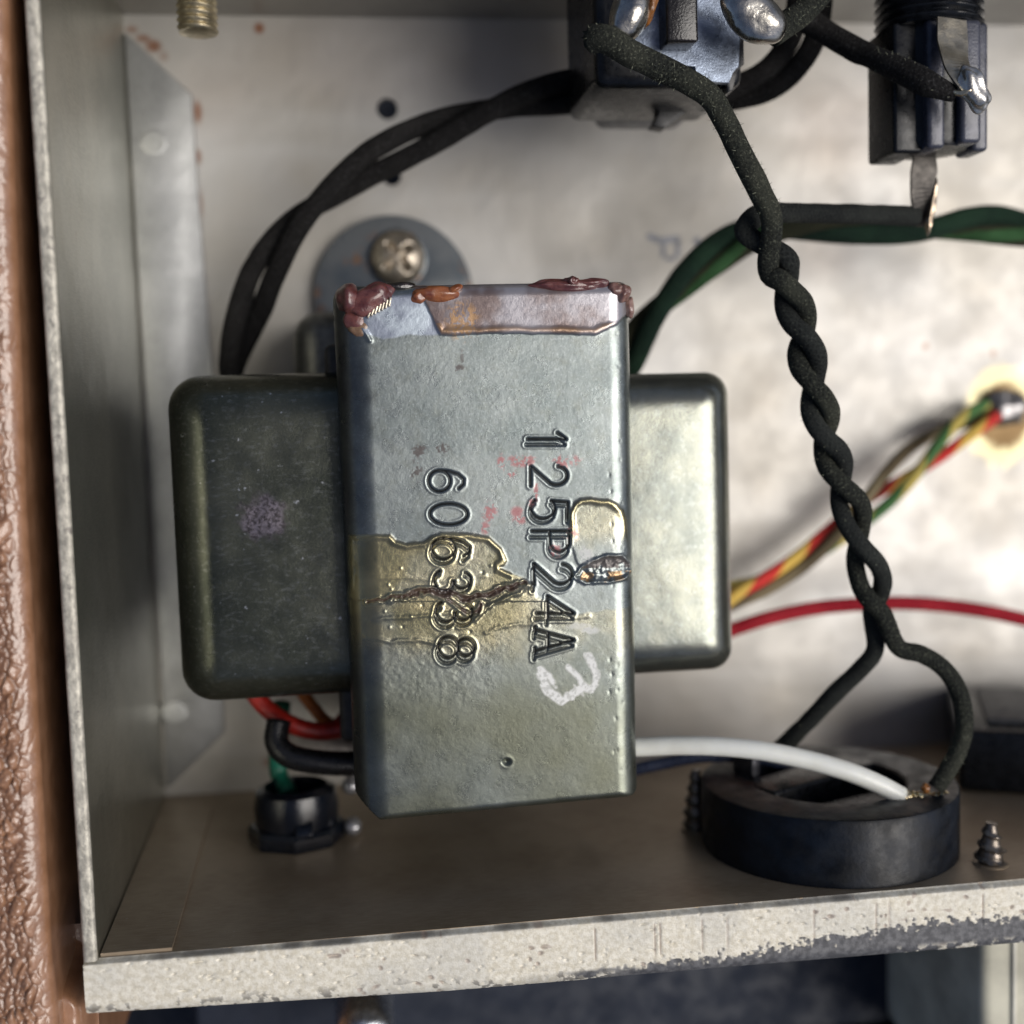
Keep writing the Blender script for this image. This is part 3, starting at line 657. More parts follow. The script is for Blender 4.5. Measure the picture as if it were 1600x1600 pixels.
# drawn crease line on the left bell top
q0, q1_ = P(352, 660, 4.38), P(372, 1040, 4.38)
bm = bmesh.new(); bx(bm, (4.85, 4.3, 2.35), (3.9, 5.2, 2.9), bev=.1); bmobj('lamination_stack', bm, plain('lamination_iron', (.06,.058,.055), .4, .5), tr)
# feet
foot_m = NM('blued_steel_foot', rough=.3, metal=.75)
c = foot_m.mix(foot_m.rng(foot_m.noise(1.4, 3), .35, .65), (.07,.085,.10), (.13,.14,.145)); c = foot_m.mix(foot_m.rng(foot_m.noise(2.6, 4, .7, off=(1,7,0)), .57, .66, 0, .7), c, (.22,.11,.05))
foot_m.set('Base Color', c); foot_m.bump(foot_m.noise(25, 3), .006, .5); foot_m = foot_m.m
fc = P(616, 462, .2); fr = 1.24
poly = [(fc[0]+fr*math.cos(a), fc[1]+fr*math.sin(a)) for a in np.linspace(math.radians(0), math.pi, 32)] + [(fc[0]-fr, 6.7), (fc[0]+fr, 6.7)]
prism('mounting_foot', poly[::-1], .12, .24, foot_m, tr, axis='z', bev=.03)
poly = [(4.85+1.2*math.cos(a), 1.3-.9*math.sin(a)) for a in np.linspace(0, math.pi, 24)]
prism('mounting_foot', poly[::-1], .004, .16, foot_m, tr, axis='z', bev=.02)
bm = bmesh.new(); q = P(470, 560, 1.6); bx(bm, ((q[0]-.1+5.6)/2, 6.75, .95), (5.6-(q[0]-.1), 1.5, 1.9), bev=.4, seg=6); bmobj('frame_leg', bm, plain('dull_grey_steel', (.17,.17,.155), .55, .38), tr, sharp=180)
# wax drips along the top edge
def wax_mat(name, a, b, rough=.22):
    m = NM(name, rough=rough, spec=.6, coat=.6, coat_rough=.08); c = m.mix(m.rng(m.noise(6, 4, .6), .35, .65), a, b)
    m.set('Base Color', c); m.set('Subsurface Weight', .15); m.set('Subsurface Radius', (.004,.001,.0005)); m.bump(m.noise(14, 4, .7), .02, .6); return m.m
wax_a = wax_mat('oxblood_wax', (.085,.022,.022), (.17,.06,.05), .3); wax_b = wax_mat('amber_wax', (.13,.03,.015), (.30,.10,.03))
def wax_piece(items, m, parent=tr):
    bm = bmesh.new()
    for (px, py, z, rx, ry, rz, ang, amp, sd) in items:
        blob(bm, P(px, py, z), (rx, ry, rz), Euler((0, 0, math.radians(ang))).to_matrix(), amp*.75, 1.3, sd, 4)
    return bmobj('wax_drip', bm, m, parent, sharp=180)
wax_piece([(578,468,5.18,.30,.17,.12,28,.35,1), (545,468,5.02,.15,.20,.30,0,.3,2), (560,497,5.10,.17,.16,.12,60,.3,3), (592,460,5.16,.15,.14,.13,20,.3,13)], wax_a)
wax_piece([(563,515,5.16,.10,.14,.06,70,.3,4)], wax_mat('brown_wax', (.16,.09,.05), (.24,.15,.09)))
wax_piece([(684,459,5.20,.27,.095,.085,-3,.2,5), (655,463,5.19,.11,.08,.07,30,.3,6)], wax_b)
wax_piece([(710,452,5.20,.10,.05,.10,20,.2,15)], wax_b)
wax_piece([(880,446,5.16,.38,.08,.10,-2,.5,7), (893,440,5.22,.08,.06,.09,0,.6,8), (925,444,5.16,.22,.06,.08,0,.6,9)], wax_a)
wax_piece([(972,458,5.14,.10,.12,.11,0,.5,10), (983,480,5.05,.06,.13,.09,0,.5,11), (962,452,5.16,.10,.08,.08,0,.5,12)], wax_mat('pale_brown_wax', (.15,.07,.055), (.28,.17,.14)))
wax_piece([(622,448,5.10,.20,.06,.10,0,.3,17)], wax_mat('black_varnish', (.012,.01,.008), (.03,.02,.015), .15))
thread_m = plain('bright_thread', (.50,.45,.36), .8, .3)
for k in range(7):
    t0 = k/6; bm = bmesh.new()
    c0 = P(577+32*t0, 490-18*t0, 5.235); bx(bm, c0, (.030, .115, .05), Euler((0, 0, math.radians(-24+k*2))).to_matrix(), bev=.012, seg=3)
    bmobj('thread_ridge', bm, thread_m, tr)

# mounting screw in the foot
sc_m = plain('brassy_steel_screw', (.50,.44,.36), .85, .32, n=5)
q = P(622, 402, .45); t_ = thing('phillips_screw', 'brassy cross head screw holding the transformer foot behind the cover', 'screw', (q[0], q[1], .24))
bm = bmesh.new(); R0 = .42
n_r, n_a = 26, 72
vs = []
for i in range(n_r):
    rr = R0*(i/(n_r-1)); ring = []
    for k in range(n_a):
        a = 2*math.pi*k/n_a; x, y = rr*math.cos(a), rr*math.sin(a)
        z = .24*math.sqrt(max(0, 1-(rr/R0)**2*.96)) + .12
        xa, ya = x*math.cos(.65)+y*math.sin(.65), -x*math.sin(.65)+y*math.cos(.65)
        cr = max(math.exp(-(xa/.055)**4)*math.exp(-(ya/.25)**6), math.exp(-(ya/.055)**4)*math.exp(-(xa/.25)**6))
        z -= .17*cr
        ring.append(bm.verts.new((q[0]+x, q[1]+y, .24+z)))
    vs.append(ring)
base_r = [bm.verts.new((q[0]+R0*math.cos(2*math.pi*k/n_a), q[1]+R0*math.sin(2*math.pi*k/n_a), .24)) for k in range(n_a)]
vs.append(base_r)
for A, B in zip(vs[:-1], vs[1:]):
    for k in range(n_a): bm.faces.new((A[k], A[(k+1) % n_a], B[(k+1) % n_a], B[k]))
bmesh.ops.remove_doubles(bm, verts=bm.verts, dist=1e-4)
bmobj('screw_head', bm, sc_m, t_, sharp=60)
bm = bmesh.new(); lathe(bm, [(.40,.0),(.46,.02),(.46,.05),(.40,.06)], (q[0], q[1], .235), (0,0,1), 40); bmobj('washer', bm, foot_m, t_)

# ================================================================== HARDWARE
black_pl = plain('black_phenolic', (.006,.007,.009), 0, .3, n=6, var=.5, bump=.003, nb=25, spec=.35)
grey_steel = plain('blue_grey_plate', (.24,.28,.35), .8, .34, n=7, var=.3)
solder_m = plain('solder', (.44,.42,.38), 1, .27, n=4, var=.35, bump=.012, nb=12)
flux_m = plain('burnt_flux', (.22,.085,.02), 0, .25)
cop = plain('tinned_strands', (.55,.47,.34), .9, .3)
def screw_thread(name, p0, axis, L, r, pitch, m, parent, taper=0.0, cut=.16, turns_n=24):
    R = frame_to(axis); n = int(L/pitch*turns_n); p0 = Vector(p0); bm = bmesh.new(); nn = 28; rings = []
    steps = int(L/pitch*10)
    for i in range(steps+1):
        h = L*i/steps; tp_ = 1-taper*max(0, (h/L-.25)/.75)
        ring = []
        for k in range(nn):
            a = 2*math.pi*k/nn; ph = (h/pitch + a/(2*math.pi)) % 1; tr_ = abs(ph*2-1)
            rr = r*tp_*(1-cut*(1-tr_)**1.2) if taper == 0 else r*tp_*(.70+.30*max(0, 1-abs(ph-.5)*5))
            ring.append(bm.verts.new(p0 + R @ Vector((rr*math.cos(a), rr*math.sin(a), h))))
        rings.append(ring)
    for A, B in zip(rings[:-1], rings[1:]):
        for k in range(nn): bm.faces.new((A[k], A[(k+1) % nn], B[(k+1) % nn], B[k]))
    bm.faces.new(rings[0][::-1]); bm.faces.new(rings[-1])
    return bmobj(name, bm, m, parent, sharp=50)
# threaded bolt through the upper wall
zb = 3.0; q = P(312, 54, zb); t_ = thing('threaded_bolt', 'brassy threaded bolt end poking in from the top left', 'bolt', (q[0], q[1]+1, zb))
screw_thread('bolt_thread', (q[0]-.02, W_Y+.02, zb), (0,-1,0), W_Y-q[1]+.0, .265, .09, plain('brassy_bolt', (.42,.36,.24), .85, .35), t_, cut=.14)
bm = bmesh.new(); lathe(bm, [(.40,0),(.45,.03),(.45,.22),(.40,.25)], (q[0]-.02, W_Y, zb), (0,-1,0), 6); bmobj('hex_nut', bm, sc_m, t_, smooth=False)
# self tapping screws through the lower wall
sm_m = plain('dark_tapping_screw', (.22,.19,.16), .85, .32)
for (px, py, z, L, lab) in ((1548, 1285, 5.35, .95, 'pointed tapping screw tip right of the round black socket'), (1087, 1202, 3.3, .85, 'blurred tapping screw tip left of the round black socket')):
    q = P(px, py, z); t_ = thing('tapping_screw', lab, 'screw', (q[0], 0, z), 'tapping screws through the lower wall')
    screw_thread('screw_point', (q[0], 0, z), (0,1,0), q[1], .22, .17, sm_m, t_, taper=.62)
    bm = bmesh.new(); lathe(bm, [(.225,.0),(.225,.012),(.21,.02),(.20,.025)], (q[0], .0, z), (0,1,0), 24); bmobj('burr_collar', bm, brown_wall, t_)

# round black socket on the lower wall
t_ = thing('power_socket', 'round black moulded socket on the lower wall, white wire soldered to it', 'socket', (9.45, 0, 4.15))
cx, cz, rr0, hh0 = 9.42, 4.12, 1.70, .86
bm = bmesh.new()
lathe(bm, [(rr0*1.0,.0),(rr0*1.0,hh0-.05),(rr0-.015,hh0-.015),(rr0-.05,hh0),(1.06,hh0),(1.03,hh0-.03),(1.02,.32),(.05,.32)], (cx, 0.004, cz), (0,1,0), 96)
bmobj('socket_shell', bm, NM('scuffed_black_rubber', (.016,.018,.025), 0, .48).bump(1.0, .001).m if False else plain('scuffed_black_rubber', (.004,.006,.010), 0, .42, n=3, var=.6, bump=.004, nb=20, spec=.28), t_, sharp=35)
bm = bmesh.new(); bx(bm, (cx-.1, .62, cz-.35), (2.1, .50, .62), Euler((0, math.radians(28), 0)).to_matrix(), bev=.05); bmobj('socket_bar', bm, black_pl, t_)
bm = bmesh.new(); bx(bm, (cx+.2, .50, cz+.45), (1.7, .36, .42), Euler((0, math.radians(20), 0)).to_matrix(), bev=.05); bmobj('socket_bar', bm, black_pl, t_)
bm = bmesh.new(); lathe(bm, [(.30,0),(.36,.05),(.36,.12),(.30,.18),(.001,.2)], (cx+.15, .42, cz+.85), (0,1,0), 32); bmobj('rivet', bm, plain('dull_rivet', (.16,.15,.12), .7, .4), t_)
bm = bmesh.new(); bx(bm, (cx-.95, .86, cz-.55), (.14, .5, .42), Euler((0, .4, 0)).to_matrix(), bev=.02); bmobj('contact_blade', bm, plain('dark_blade', (.10,.10,.11), .8, .35), t_)
lugp = P(1440, 1243, 5.0)
bm = bmesh.new(); bx(bm, lugp+np.array([0,-.25,-.15]), (.16, .5, .3), bev=.02); bmobj('contact_blade', bm, plain('dark_blade', (.16,.14,.12), .8, .35), t_)
bm = bmesh.new(); 
for k in range(9):
    a = P(1412+k*8.5, 1246-1.5*math.sin(k), 5.05+.03*math.cos(k*2.)); blob(bm, a, (.045,.085,.07), Euler((0,0,.35)).to_matrix(), .2, 2, k, 2)
bmobj('solder_wrap', bm, plain('gold_tinned_wrap', (.55,.46,.28), .9, .22), t_)
bm = bmesh.new(); blob(bm, P(1446,1232,5.05), (.05,.07,.05), None, .4, 2, 3, 3); bmobj('flux_bead', bm, flux_m, t_)
bm = bmesh.new(); blob(bm, P(1291,1355,5.62)+np.array([0,0,0]), (.035,.03,.04), None, .2, 2, 3, 2); bmobj('moulding_speck', bm, plain('pale_speck', (.35,.33,.28)), t_)

# black box further right on the lower wall
t_ = thing('black_socket_box', 'dark black moulded box at the right edge above the tapping screw', 'socket', (13.8, 0, 2))
bm = bmesh.new(); bx(bm, (14.15, .50, 1.95), (3.2, .95, 2.9), Euler((0, math.radians(-24), 0)).to_matrix(), bev=.10); bmobj('box_body', bm, black_pl, t_)
bm = bmesh.new(); bx(bm, (14.25, 1.02, 1.95), (2.5, .10, 2.2), Euler((0, math.radians(-24), 0)).to_matrix(), bev=.03); bmobj('box_cover', bm, plain('grey_black_cover', (.05,.052,.056), 0, .5), t_)

# rubber grommet and bright lug at lower left
q = P(462, 1300, 3.0); t_ = thing('strain_relief_bushing', 'glossy black bushing in the lower wall under the left bell', 'bushing', (q[0], 0, 3))
gx, gz = P(462, 1258, 2.6)[0], 2.42
gl = plain('glossy_black_nylon', (.006,.008,.013), 0, .14, n=4)
bm = bmesh.new(); lathe(bm, [(.68,.0),(.70,.04),(.70,.18),(.66,.24),(.60,.26)], (gx, .004, gz), (0,1,0), 8); bmobj('bushing_flange', bm, gl, t_, sharp=30)
bm = bmesh.new(); lathe(bm, [(.58,.2),(.60,.5),(.56,.72),(.44,.78),(.42,.5)], (gx, .004, gz), (0,1,0), 40); bmobj('bushing_collar', bm, gl, t_)
bm = bmesh.new(); bx(bm, (gx+.12, .30, gz+.56), (.26, .26, .16), Euler((-.75,0,0)).to_matrix(), bev=.05, seg=5); bmobj('bushing_latch', bm, gl, t_)
for z0 in (.1, .7):
    bm = bmesh.new(); blob(bm, (gx+.78, z0+.05, gz+.1), (.13,.13,.15), None, .1); bmobj('clip_knob', bm, plain('grey_clip', (.40,.40,.42), .7, .3), t_)

# switch on the upper wall
sx, sz = P(1040, 100, 4.4)[0], 3.9
t_ = thing('power_switch', 'black switch with blue grey plate and two big solder lugs at the top', 'switch', (sx, W_Y, 4))
qa, qb = P(915, 185, 3.9), P(1160, 120, 3.9)
bm = bmesh.new(); a, b, d_ = P(926,100,4.4)[0], P(1156,100,4.4)[0], P(1000,140,4.4)[1]; bx(bm, ((a+b)/2, (W_Y+d_)/2, 3.6), (b-a, W_Y-d_, 1.9), bev=.14); bmobj('switch_body', bm, black_pl, t_)
bm = bmesh.new(); a, b, d_ = P(940,150,2.7)[0], P(1085,150,2.7)[0], P(1000,186,2.7)[1]; bx(bm, ((a+b)/2, (W_Y+d_)/2, 2.3), (b-a, W_Y-d_, .8), bev=.2, seg=5); bmobj('switch_cap', bm, plain('grey_moulding', (.17,.17,.175), .1, .38), t_)
# bracket plate with a notch, lying over the body
def ppoly(name, pts, z, th, m, parent, bev=.012):
    return prism(name, [tuple(P(a, b, z)[:2]) for a, b in pts][::-1], z-th, z, m, parent, axis='z', bev=bev)
ppoly('bracket_plate', [(975,-60),(975,45),(985,60),(1020,85),(1048,102),(1088,102),(1088,125),(1120,128),(1140,130),(1144,112),(1155,104),(1158,20),(1150,-60)], 4.75, .10, grey_steel, t_)
ppoly('switch_side', [(1140,-60),(1160,-60),(1163,100),(1150,112),(1146,140),(1136,146),(1134,100)], 4.62, .7, black_pl, t_)
bm = bmesh.new(); a, b = P(1038, -60, 5.1), P(1093, 66, 5.1); bx(bm, ((a[0]+b[0])/2, (a[1]+b[1])/2, 4.92), (b[0]-a[0]-.02, a[1]-b[1], .38), bev=.04); bmobj('switch_lever', bm, plain('gloss_black', (.012,.011,.011), 0, .18), t_)
ppoly('body_rib', [(990,120),(1035,148),(1080,150),(1076,172),(1040,200),(1020,196),(1034,172),(985,165)], 3.3, .3, black_pl, t_)
for (px, py, rx, ry, ang, sd) in ((984, 22, .225, .36, -24, 1), (1178, 26, .44, .27, -32, 5)):
    bm = bmesh.new(); blob(bm, P(px, py, 5.35), (rx, ry, .20), Euler((0,0,math.radians(ang))).to_matrix(), .12, 1.3, sd, 4); lug = bmobj('solder_lug', bm, solder_m, t_, sharp=180)
    bm = bmesh.new(); blob(bm, P(px+(-8 if sd == 1 else 8), py+(28 if sd == 1 else 30), 5.38), (.08,.05,.06), None, .3, 2, sd, 3); bmobj('flux_residue', bm, flux_m, lug)
bm = bmesh.new(); blob(bm, P(1016, 12, 5.3), (.07,.26,.10), Euler((0,0,-.4)).to_matrix(), .3, 2, 4, 3); bmobj('flux_residue', bm, flux_m, t_)

# fuse holder
fz = 4.35; fx = (P(1372,150,fz)[0]+P(1530,150,fz)[0])/2; fr_ = .93*(P(1530,150,fz)[0]-P(1372,150,fz)[0])/2; ye = P(1450, 240, 4.6)[1]
t_ = thing('fuse_holder', 'black threaded fuse holder with bent solder tabs, right of the switch', 'fuse holder', (fx, W_Y, fz))
ya = P(1450, 28, 4.9)[1]
screw_thread('threaded_barrel', (fx, W_Y-.02, fz), (0,-1,0), W_Y-ya, fr_*1.06, .11, black_pl, t_, cut=.09)
bm = bmesh.new(); lathe(bm, [(.50,0),(.50,ya-ye-.10),(.46,ya-ye-.02),(.30,ya-ye)], (fx, ya+.04, fz), (0,-1,0), 48); bmobj('holder_body', bm, black_pl, t_)
blu = plain('blue_black_phenolic', (.06,.064,.085), .1, .25, n=4)
for dx, wz, zz in ((-.16, .24, .28), (fr_-.12, .22, .1), (.26, .28, .36)):
    bm = bmesh.new(); bx(bm, (fx+dx, (ya+ye)/2+.02, fz+zz), (wz, ya-ye+(.02 if dx != .26 else -.08), .5), bev=.06, seg=4); bmobj('holder_rail', bm, blu, t_)
bm = bmesh.new(); bx(bm, (fx-fr_+.2, (ya+ye)/2, fz-.05), (.40, ya-ye+.02, .8), bev=.05); bmobj('holder_rail', bm, black_pl, t_)
brass = plain('tarnished_tinned_brass', (.40,.36,.28), .85, .35, n=5)
def strip(name, pts, wd, m, parent, th=.03):
    p = catmull([P(*a) for a in pts], .05); T, N, B = frames(p); side = np.cross(T, [0,0,1.]); side /= np.linalg.norm(side, axis=1)[:, None]; nn = np.cross(side, T)
    w_ = np.interp(np.linspace(0,1,len(p)), np.linspace(0,1,len(wd)), wd)
    V = []; 
    for i in range(len(p)):
        for a, b in ((-1,-1),(1,-1),(1,1),(-1,1)): V.append(p[i]+side[i]*a*w_[i]/2+nn[i]*b*th/2)
    F = []
    for i in range(len(p)-1):
        for k in range(4): F.append((i*4+k, i*4+(k+1) % 4, (i+1)*4+(k+1) % 4, (i+1)*4+k))
    n = len(p)-1; F += [(0,3,2,1),(n*4,n*4+1,n*4+2,n*4+3)]
    o = from_arrays(name, V, F, m, parent, smooth=False); return o
o = strip('terminal_tab', [(1487,30,5.0),(1489,75,5.12),(1496,105,5.3),(1515,135,5.45),(1528,160,5.35)], [.38,.40,.34,.26,.12], brass, t_)
bm = bmesh.new(); blob(bm, P(1522,140,5.42), (.16,.30,.12), Euler((0,0,math.radians(28))).to_matrix(), .3, 1.6, 8, 4); bmobj('solder_blob', bm, plain('dull_solder', (.45,.44,.42), .9, .3), t_, sharp=180)
o = strip('terminal_tab', [(1443,232,4.2),(1444,262,4.2),(1440,300,4.15),(1444,340,4.0),(1440,352,3.9)], [.26,.36,.30,.30,.2], plain('dark_tab', (.05,.045,.04), .6, .4), t_, th=.05)
bm = bmesh.new(); blob(bm, P(1455,318,4.1), (.05,.36,.09), Euler((0,0,-.12)).to_matrix(), .35, 2.5, 8, 4); bmobj('solder_blob', bm, plain('copper_tinted_solder', (.60,.48,.36), .95, .2), t_, sharp=180)

# solder lump on the floor
t_ = thing('floor_solder_joint', 'grey solder lump in a burnt flux ring on the floor', 'solder joint', (SOLDER_AT[0], SOLDER_AT[1], 0))
bm = bmesh.new(); blob(bm, (SOLDER_AT[0], SOLDER_AT[1]+.02, .12), (.36,.33,.22), None, .25, 1.6, 3, 4); bmobj('solder_dome', bm, plain('dark_solder', (.30,.29,.29), .9, .35, n=3, var=.4), t_, sharp=180)

# faded ink marks on the floor, flat print
ink_m = plain('faded_stamp_ink', (.30,.31,.34), 0, .6, n=3)
t_ = thing('floor_ink_stamp', 'faint blurred grey ink letters on the pale floor right of the transformer', 'ink stamp', P(1070,385,0))
def inkstroke(pts, wd):
    p = [P(a, b, .004) for a, b in pts]; bm = bmesh.new()
    for a, b in zip(p[:-1], p[1:]):
        a = Vector(a); b = Vector(b); d = (b-a); s = Vector((-d.y, d.x, 0)).normalized()*wd/2
        bm.faces.new([bm.verts.new(q_) for q_ in (a-s, b-s, b+s, a+s)])
    bmobj('ink_letter', bm, ink_m, t_, smooth=False)
inkstroke([(1012,368),(1030,376),(1062,373)], .11); inkstroke([(1036,380),(1036,402)], .08); inkstroke([(1040,404),(1056,404)], .07); inkstroke([(1060,376),(1058,402)], .08); inkstroke([(1086,372),(1094,384),(1106,388)], .12)

# ================================================================== WIRES
black_cloth = cloth('black_green_cloth', (.026,.029,.028), (.040,.044,.040), (.12,.13,.11), .35)
olive_cloth = cloth('mossy_black_cloth', (.030,.033,.028), (.055,.058,.044), (.24,.25,.18), .55)
dark_cloth = cloth('dark_brown_cloth', (.018,.017,.017), (.032,.030,.029), (.13,.13,.13), .5)
hair_m = plain('cotton_hair', (.20,.21,.15), 0, .9)
zt = 5.0
core = wpath([(1197,392,5.05),(1222,425,5.05),(1236,462,5.0),(1245,490,5.0),(1257,525,5.0),(1261,560,5.0),(1271,600,5.0),(1281,640,5.0),(1290,680,4.95),(1302,715,4.9),(1316,755,4.9),(1329,792,4.85),(1341,835,4.8),(1353,880,4.75),(1363,915,4.7),(1370,950,4.7),(1375,990,4.7)])
cp = catmull(core, .03)
L = np.concatenate([[0], np.cumsum(np.linalg.norm(np.diff(cp, axis=0), axis=1))])
ixp, iyp = PX(cp[:, 0], cp[:, 1], cp[:, 2])
th = np.interp(iyp, [392, 408, 487, 562, 645, 720, 792, 905, 990], (np.arange(9)-.6)*np.pi)
offs = np.interp(iyp, [392, 420, 760, 840, 870, 905, 950, 985], [.125,.125,.115,.15,.17,.145,.17,.12])
T, N, B = frames(cp); side = np.cross(T, [0,0,1.]); side /= np.linalg.norm(side, axis=1)[:, None]; upn = np.cross(side, T)
sA_ = cp + (np.cos(th+np.pi/2)*offs)[:, None]*side + (np.sin(th+np.pi/2)*offs)[:, None]*upn
sB_ = cp - (np.cos(th+np.pi/2)*offs)[:, None]*side - (np.sin(th+np.pi/2)*offs)[:, None]*upn
pair = thing('twisted_cloth_pair', 'twisted black cloth wire pair hanging from the switch to the socket', 'wire', P(1270,600,5))
# which strand starts left?
A0, B0 = (sA_, sB_) if sA_[0, 0] > sB_[0, 0] else (sB_, sA_)
fa = wpath([(925,60,5.30),(948,62,5.42),(985,84,5.45),(1035,108,5.4),(1085,134,5.42),(1110,152,5.4),(1130,185,5.35),(1160,245,5.3),(1188,300,5.25),(1206,345,5.22)])
fb = wpath([(1432,338,4.0),(1390,336,4.05),(1330,334,4.15),(1270,333,4.3),(1225,332,4.5),(1190,334,4.65),(1170,348,4.8),(1168,368,4.9)])
ea = wpath([(1403,1010,4.8),(1440,1022,4.85),(1475,1045,4.9),(1500,1085,4.95),(1507,1130,5.0),(1498,1170,5.0),(1480,1205,5.05),(1462,1232,5.05)])
eb = wpath([(1368,1012,4.5),(1345,1045,4.35),(1310,1078,4.2),(1270,1120,4.0),(1240,1150,3.85),(1215,1175,3.7)])
ends = (A0[-1], B0[-1])
if A0[-1][0] > B0[-1][0]: A1, B1 = ea, eb
else: A1, B1 = eb, ea
pa = catmull(np.vstack([fa, A0[6:-4:6], A1]), .035); pb = catmull(np.vstack([fb, B0[6:-4:6], B1]), .035)
_, ya_ = PX(pa[:, 0], pa[:, 1], pa[:, 2]); ra = np.interp(ya_, [60, 150, 400, 800, 1300], [.158,.145,.130,.116,.116])
tube('cloth_strand', pa, ra, olive_cloth, pair, n=24, wob=.10)
_, yb_ = PX(pb[:, 0], pb[:, 1], pb[:, 2]); tube('cloth_strand', pb, np.interp(yb_, [300, 400, 800, 1300], [.130,.130,.116,.122]), black_cloth, pair, n=24, wob=.10)
sel = pa[ya_ < 330]; fuzz('loose_hair', sel, .15, hair_m, pair, 600, .05, 1)
fuzz('loose_hair', pa[ya_ > 330], .128, hair_m, pair, 420, .03, 5); fuzz('loose_hair', pb[60:], .128, hair_m, pair, 420, .03, 6)
bm = bmesh.new(); blob(bm, P(930, 60, 5.32), (.13,.10,.13), None, .7, 4, 2, 3); bmobj('frayed_end', bm, olive_cloth, pair)

# wire leaving the right lug
w_ = thing('cloth_lead', 'short fuzzy black cloth wire leaving the right switch lug', 'wire', P(1250,20,5))
p = catmull(wpath([(1205,52,5.2),(1232,36,5.15),(1262,12,5.0),(1300,-40,4.8),(1330,-110,4.5)]), .04); tube('cloth_sleeve', p, .16, olive_cloth, w_, n=20, wob=.12); fuzz('loose_hair', p[:60], .155, hair_m, w_, 120, .06, 3)
w_ = thing('cloth_lead', 'black cloth wire running diagonally to the bent fuse holder tab', 'wire', P(1400,100,4))
p = catmull(wpath([(1240,20,3.9),(1290,50,4.1),(1340,78,4.4),(1400,106,4.9),(1450,130,5.25),(1492,148,5.3)]), .04); tube('cloth_sleeve', p, np.interp(np.arange(len(p)), [0, len(p)-9, len(p)-1], [.155,.15,.09]), dark_cloth, w_, n=20, wob=.14); fuzz('loose_hair', p[-30:], .14, hair_m, w_, 160, .05, 8)
tube('bare_end', catmull(wpath([(1480,140,5.3),(1500,146,5.42),(1518,140,5.5)]), .04), .035, cop, w_, n=10)

# thick pair arching behind the transformer
w_ = thing('arched_cloth_pair', 'thick dark cloth wire pair arching from the left bell up to the switch', 'wire', P(600,260,2))
p = catmull(wpath([(356,640,1.3),(366,560,1.5),(388,490,1.7),(418,415,1.9),(462,350,2.0),(520,300,2.1),(590,250,2.2),(680,205,2.3),(770,170,2.4),(850,150,2.5),(920,142,2.6),(1000,150,2.7),(1080,155,2.8),(1150,145,3.0),(1205,122,3.2),(1243,80,3.3),(1262,30,3.4),(1268,-60,3.5)]), .06)
for k, q in enumerate(twist(p, .16, 2.9, phase=1.0)): tube('cloth_strand', q, .150, dark_cloth, w_, n=20, wob=.08)

# green pair
green_a = cloth('dark_green_cloth', (.014,.036,.024), (.022,.055,.032), (.06,.10,.06), .4); green_b = cloth('light_green_cloth', (.04,.11,.04), (.07,.18,.07), (.12,.20,.10), .5)
w_ = thing('green_wire_pair', 'twisted green and dark olive wires running right behind the black pair', 'wire', P(1300,360,2))
p = catmull(wpath([(930,640,1.5),(975,565,1.7),(1010,505,1.8),(1060,448,1.9),(1115,400,2.0),(1165,370,2.1),(1220,358,2.2),(1290,352,2.3),(1360,352,2.3),(1430,356,2.3),(1500,350,2.2),(1560,352,2.1),(1640,366,2.0)]), .05)
mats = (cloth('olive_cloth_strand', (.045,.048,.028), (.06,.06,.035), (.10,.10,.06), .3), green_b)
for k, q in enumerate(twist(p, .135, 2.3, phase=-.9)): tube('cloth_strand', q, .155, (mats[0] if k else green_a), w_, n=18, wob=.06)
for k, q in enumerate(twist(p, .15, 2.3, phase=2.6, k=1)): tube('cloth_strand', q, .12, green_b, w_, n=16)

# coloured bundle to the floor joint
w_ = thing('striped_wire_bundle', 'loose bundle of red, yellow and green striped wires ending at the floor solder joint', 'wire', P(1340,800,.5))
p = catmull(wpath([(1040,985,1.5),(1100,955,1.3),(1150,928,1.15),(1190,912,1.0),(1245,882,.9),(1300,840,.85),(1350,795,.85),(1400,750,.8),(1450,705,.7),(1500,668,.55),(1545,645,.3)]), .05)
stripes = (striped('red_yellow_stripe', (.62,.035,.03), (.72,.48,.10), .8), striped('green_yellow_stripe', (.06,.16,.05), (.50,.40,.10), .8), striped('brown_olive_stripe', (.10,.075,.04), (.20,.16,.09), .5))
for k, q in enumerate(twist(p, .15, 3.2, phase=.5, k=3, off_fn=lambda l: .17+.06*np.sin(l*1.1+2))): tube('striped_strand', q, .098, stripes[k], w_, n=16)
# red wire
w_ = thing('red_braided_wire', 'red braided wire curving right under the striped bundle', 'wire', P(1400,945,1))
m = cloth('red_braid', (.55,.025,.045), (.65,.04,.06), (.55,.12,.12), .4)
tube('braided_sleeve', catmull(wpath([(1040,1020,1.3),(1100,1000,1.3),(1150,982,1.3),(1200,966,1.35),(1270,951,1.4),(1345,944,1.45),(1430,943,1.5),(1520,952,1.5),(1600,968,1.5),(1680,990,1.5)]), .05), .112, m, w_, n=20)
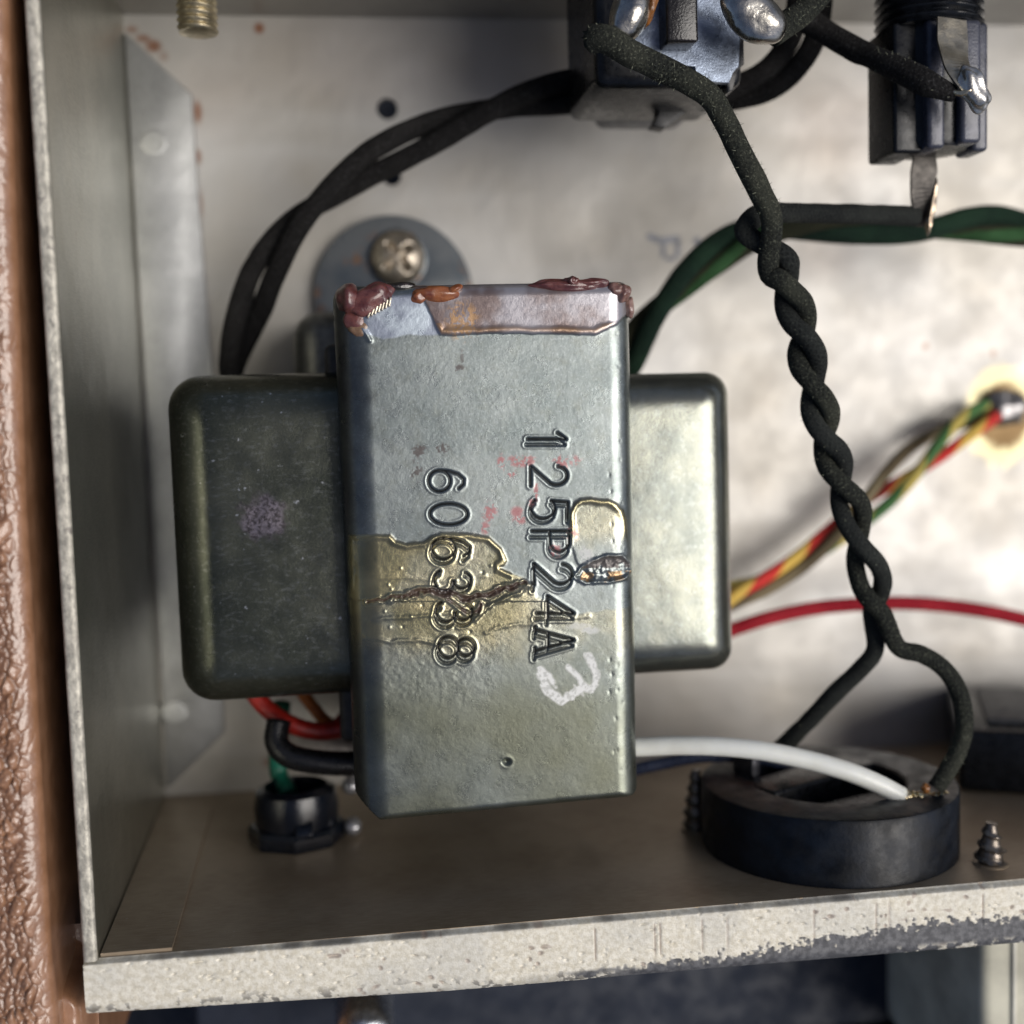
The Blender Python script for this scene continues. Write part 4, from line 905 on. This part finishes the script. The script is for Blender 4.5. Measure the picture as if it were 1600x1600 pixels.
# white wire
m = NM('milky_white_pvc', (.72,.73,.66), 0, .32, spec=.5); m.set('Base Color', m.mix(m.rng(m.noise(2, 3), .4, .7), (.84,.85,.79), (.76,.76,.69))); m.set('Subsurface Weight', .2); m.set('Subsurface Radius', (.002,.002,.0015)); m.bump(m.noise(9, 3), .008, .4)
w_ = thing('white_wire', 'smooth white plastic wire from behind the transformer to the round socket', 'wire', P(1200,1175,4.6))
tube('plastic_sleeve', catmull(wpath([(900,1175,4.0),(960,1169,4.2),(1005,1167,4.35),(1060,1165,4.5),(1120,1166,4.65),(1190,1173,4.8),(1260,1187,4.9),(1320,1204,5.0),(1370,1224,5.05),(1408,1244,5.05)]), .05), np.linspace(.122,.122,1)[0], m.m, w_, n=28, wob=.01)
bm = bmesh.new(); a, b = P(1405,1242,5.05), P(1425,1250,5.05); blob(bm, (np.array(a)+np.array(b))/2, (.12,.06,.06), Euler((0,0,-.35)).to_matrix(), .1, 2, 1, 3); bmobj('bare_end', bm, cop, w_)
# bluish wire
w_ = thing('blue_grey_wire', 'thin dark blue wire just under the white wire', 'wire', P(1050,1190,3))
tube('plastic_sleeve', catmull(wpath([(900,1235,2.6),(985,1205,3.0),(1040,1192,3.1),(1100,1182,3.2),(1180,1184,3.3),(1250,1200,3.3)]), .06), .09, plain('dark_blue_pvc', (.03,.04,.075), 0, .3), w_)

# wires dropping into the bushing at lower left
def lead(name, lab, pts, r, m, part='plastic_sleeve'):
    w_ = thing(name, lab, 'wire', P(*pts[len(pts)//2])); tube(part, catmull(wpath(pts), .05), r, m, w_, n=18); return w_
lead('red_lead', 'red wire looping under the left bell above the bushing', [(380,1060,2.6),(415,1105,2.7),(455,1132,2.8),(500,1143,2.8),(545,1135,2.8),(590,1110,2.7)], .125, plain('red_pvc', (.42,.022,.015), 0, .35))
lead('red_lead', 'second red wire crossing up beside the cover below the bell', [(500,1150,2.3),(525,1135,2.4),(550,1105,2.4),(580,1060,2.4)], .10, plain('dark_red_pvc', (.28,.016,.018), 0, .35))
lead('orange_lead', 'small orange wire glimpsed under the left bell', [(470,1080,2.2),(492,1108,2.3),(510,1128,2.3),(540,1140,2.2)], .09, plain('orange_pvc', (.45,.13,.02), 0, .4))
lead('green_lead', 'teal green wire between the bell and the black bushing', [(440,1100,2.0),(437,1140,1.9),(434,1175,1.9),(436,1210,1.9),(452,1240,2.2)], .13, plain('teal_pvc', (.015,.17,.11), 0, .35))
lead('grey_lead', 'pale grey wire under the red wire at the bell', [(455,1145,2.2),(490,1155,2.3),(530,1166,2.3),(580,1172,2.2)], .17, plain('grey_pvc', (.34,.31,.28), 0, .5))
lead('black_lead', 'thick black wire bending over the bushing below the bell', [(436,1125,3.1),(432,1158,3.2),(450,1180,3.3),(490,1190,3.35),(540,1193,3.35),(600,1190,3.3)], .165, plain('black_pvc', (.008,.008,.009), 0, .3))
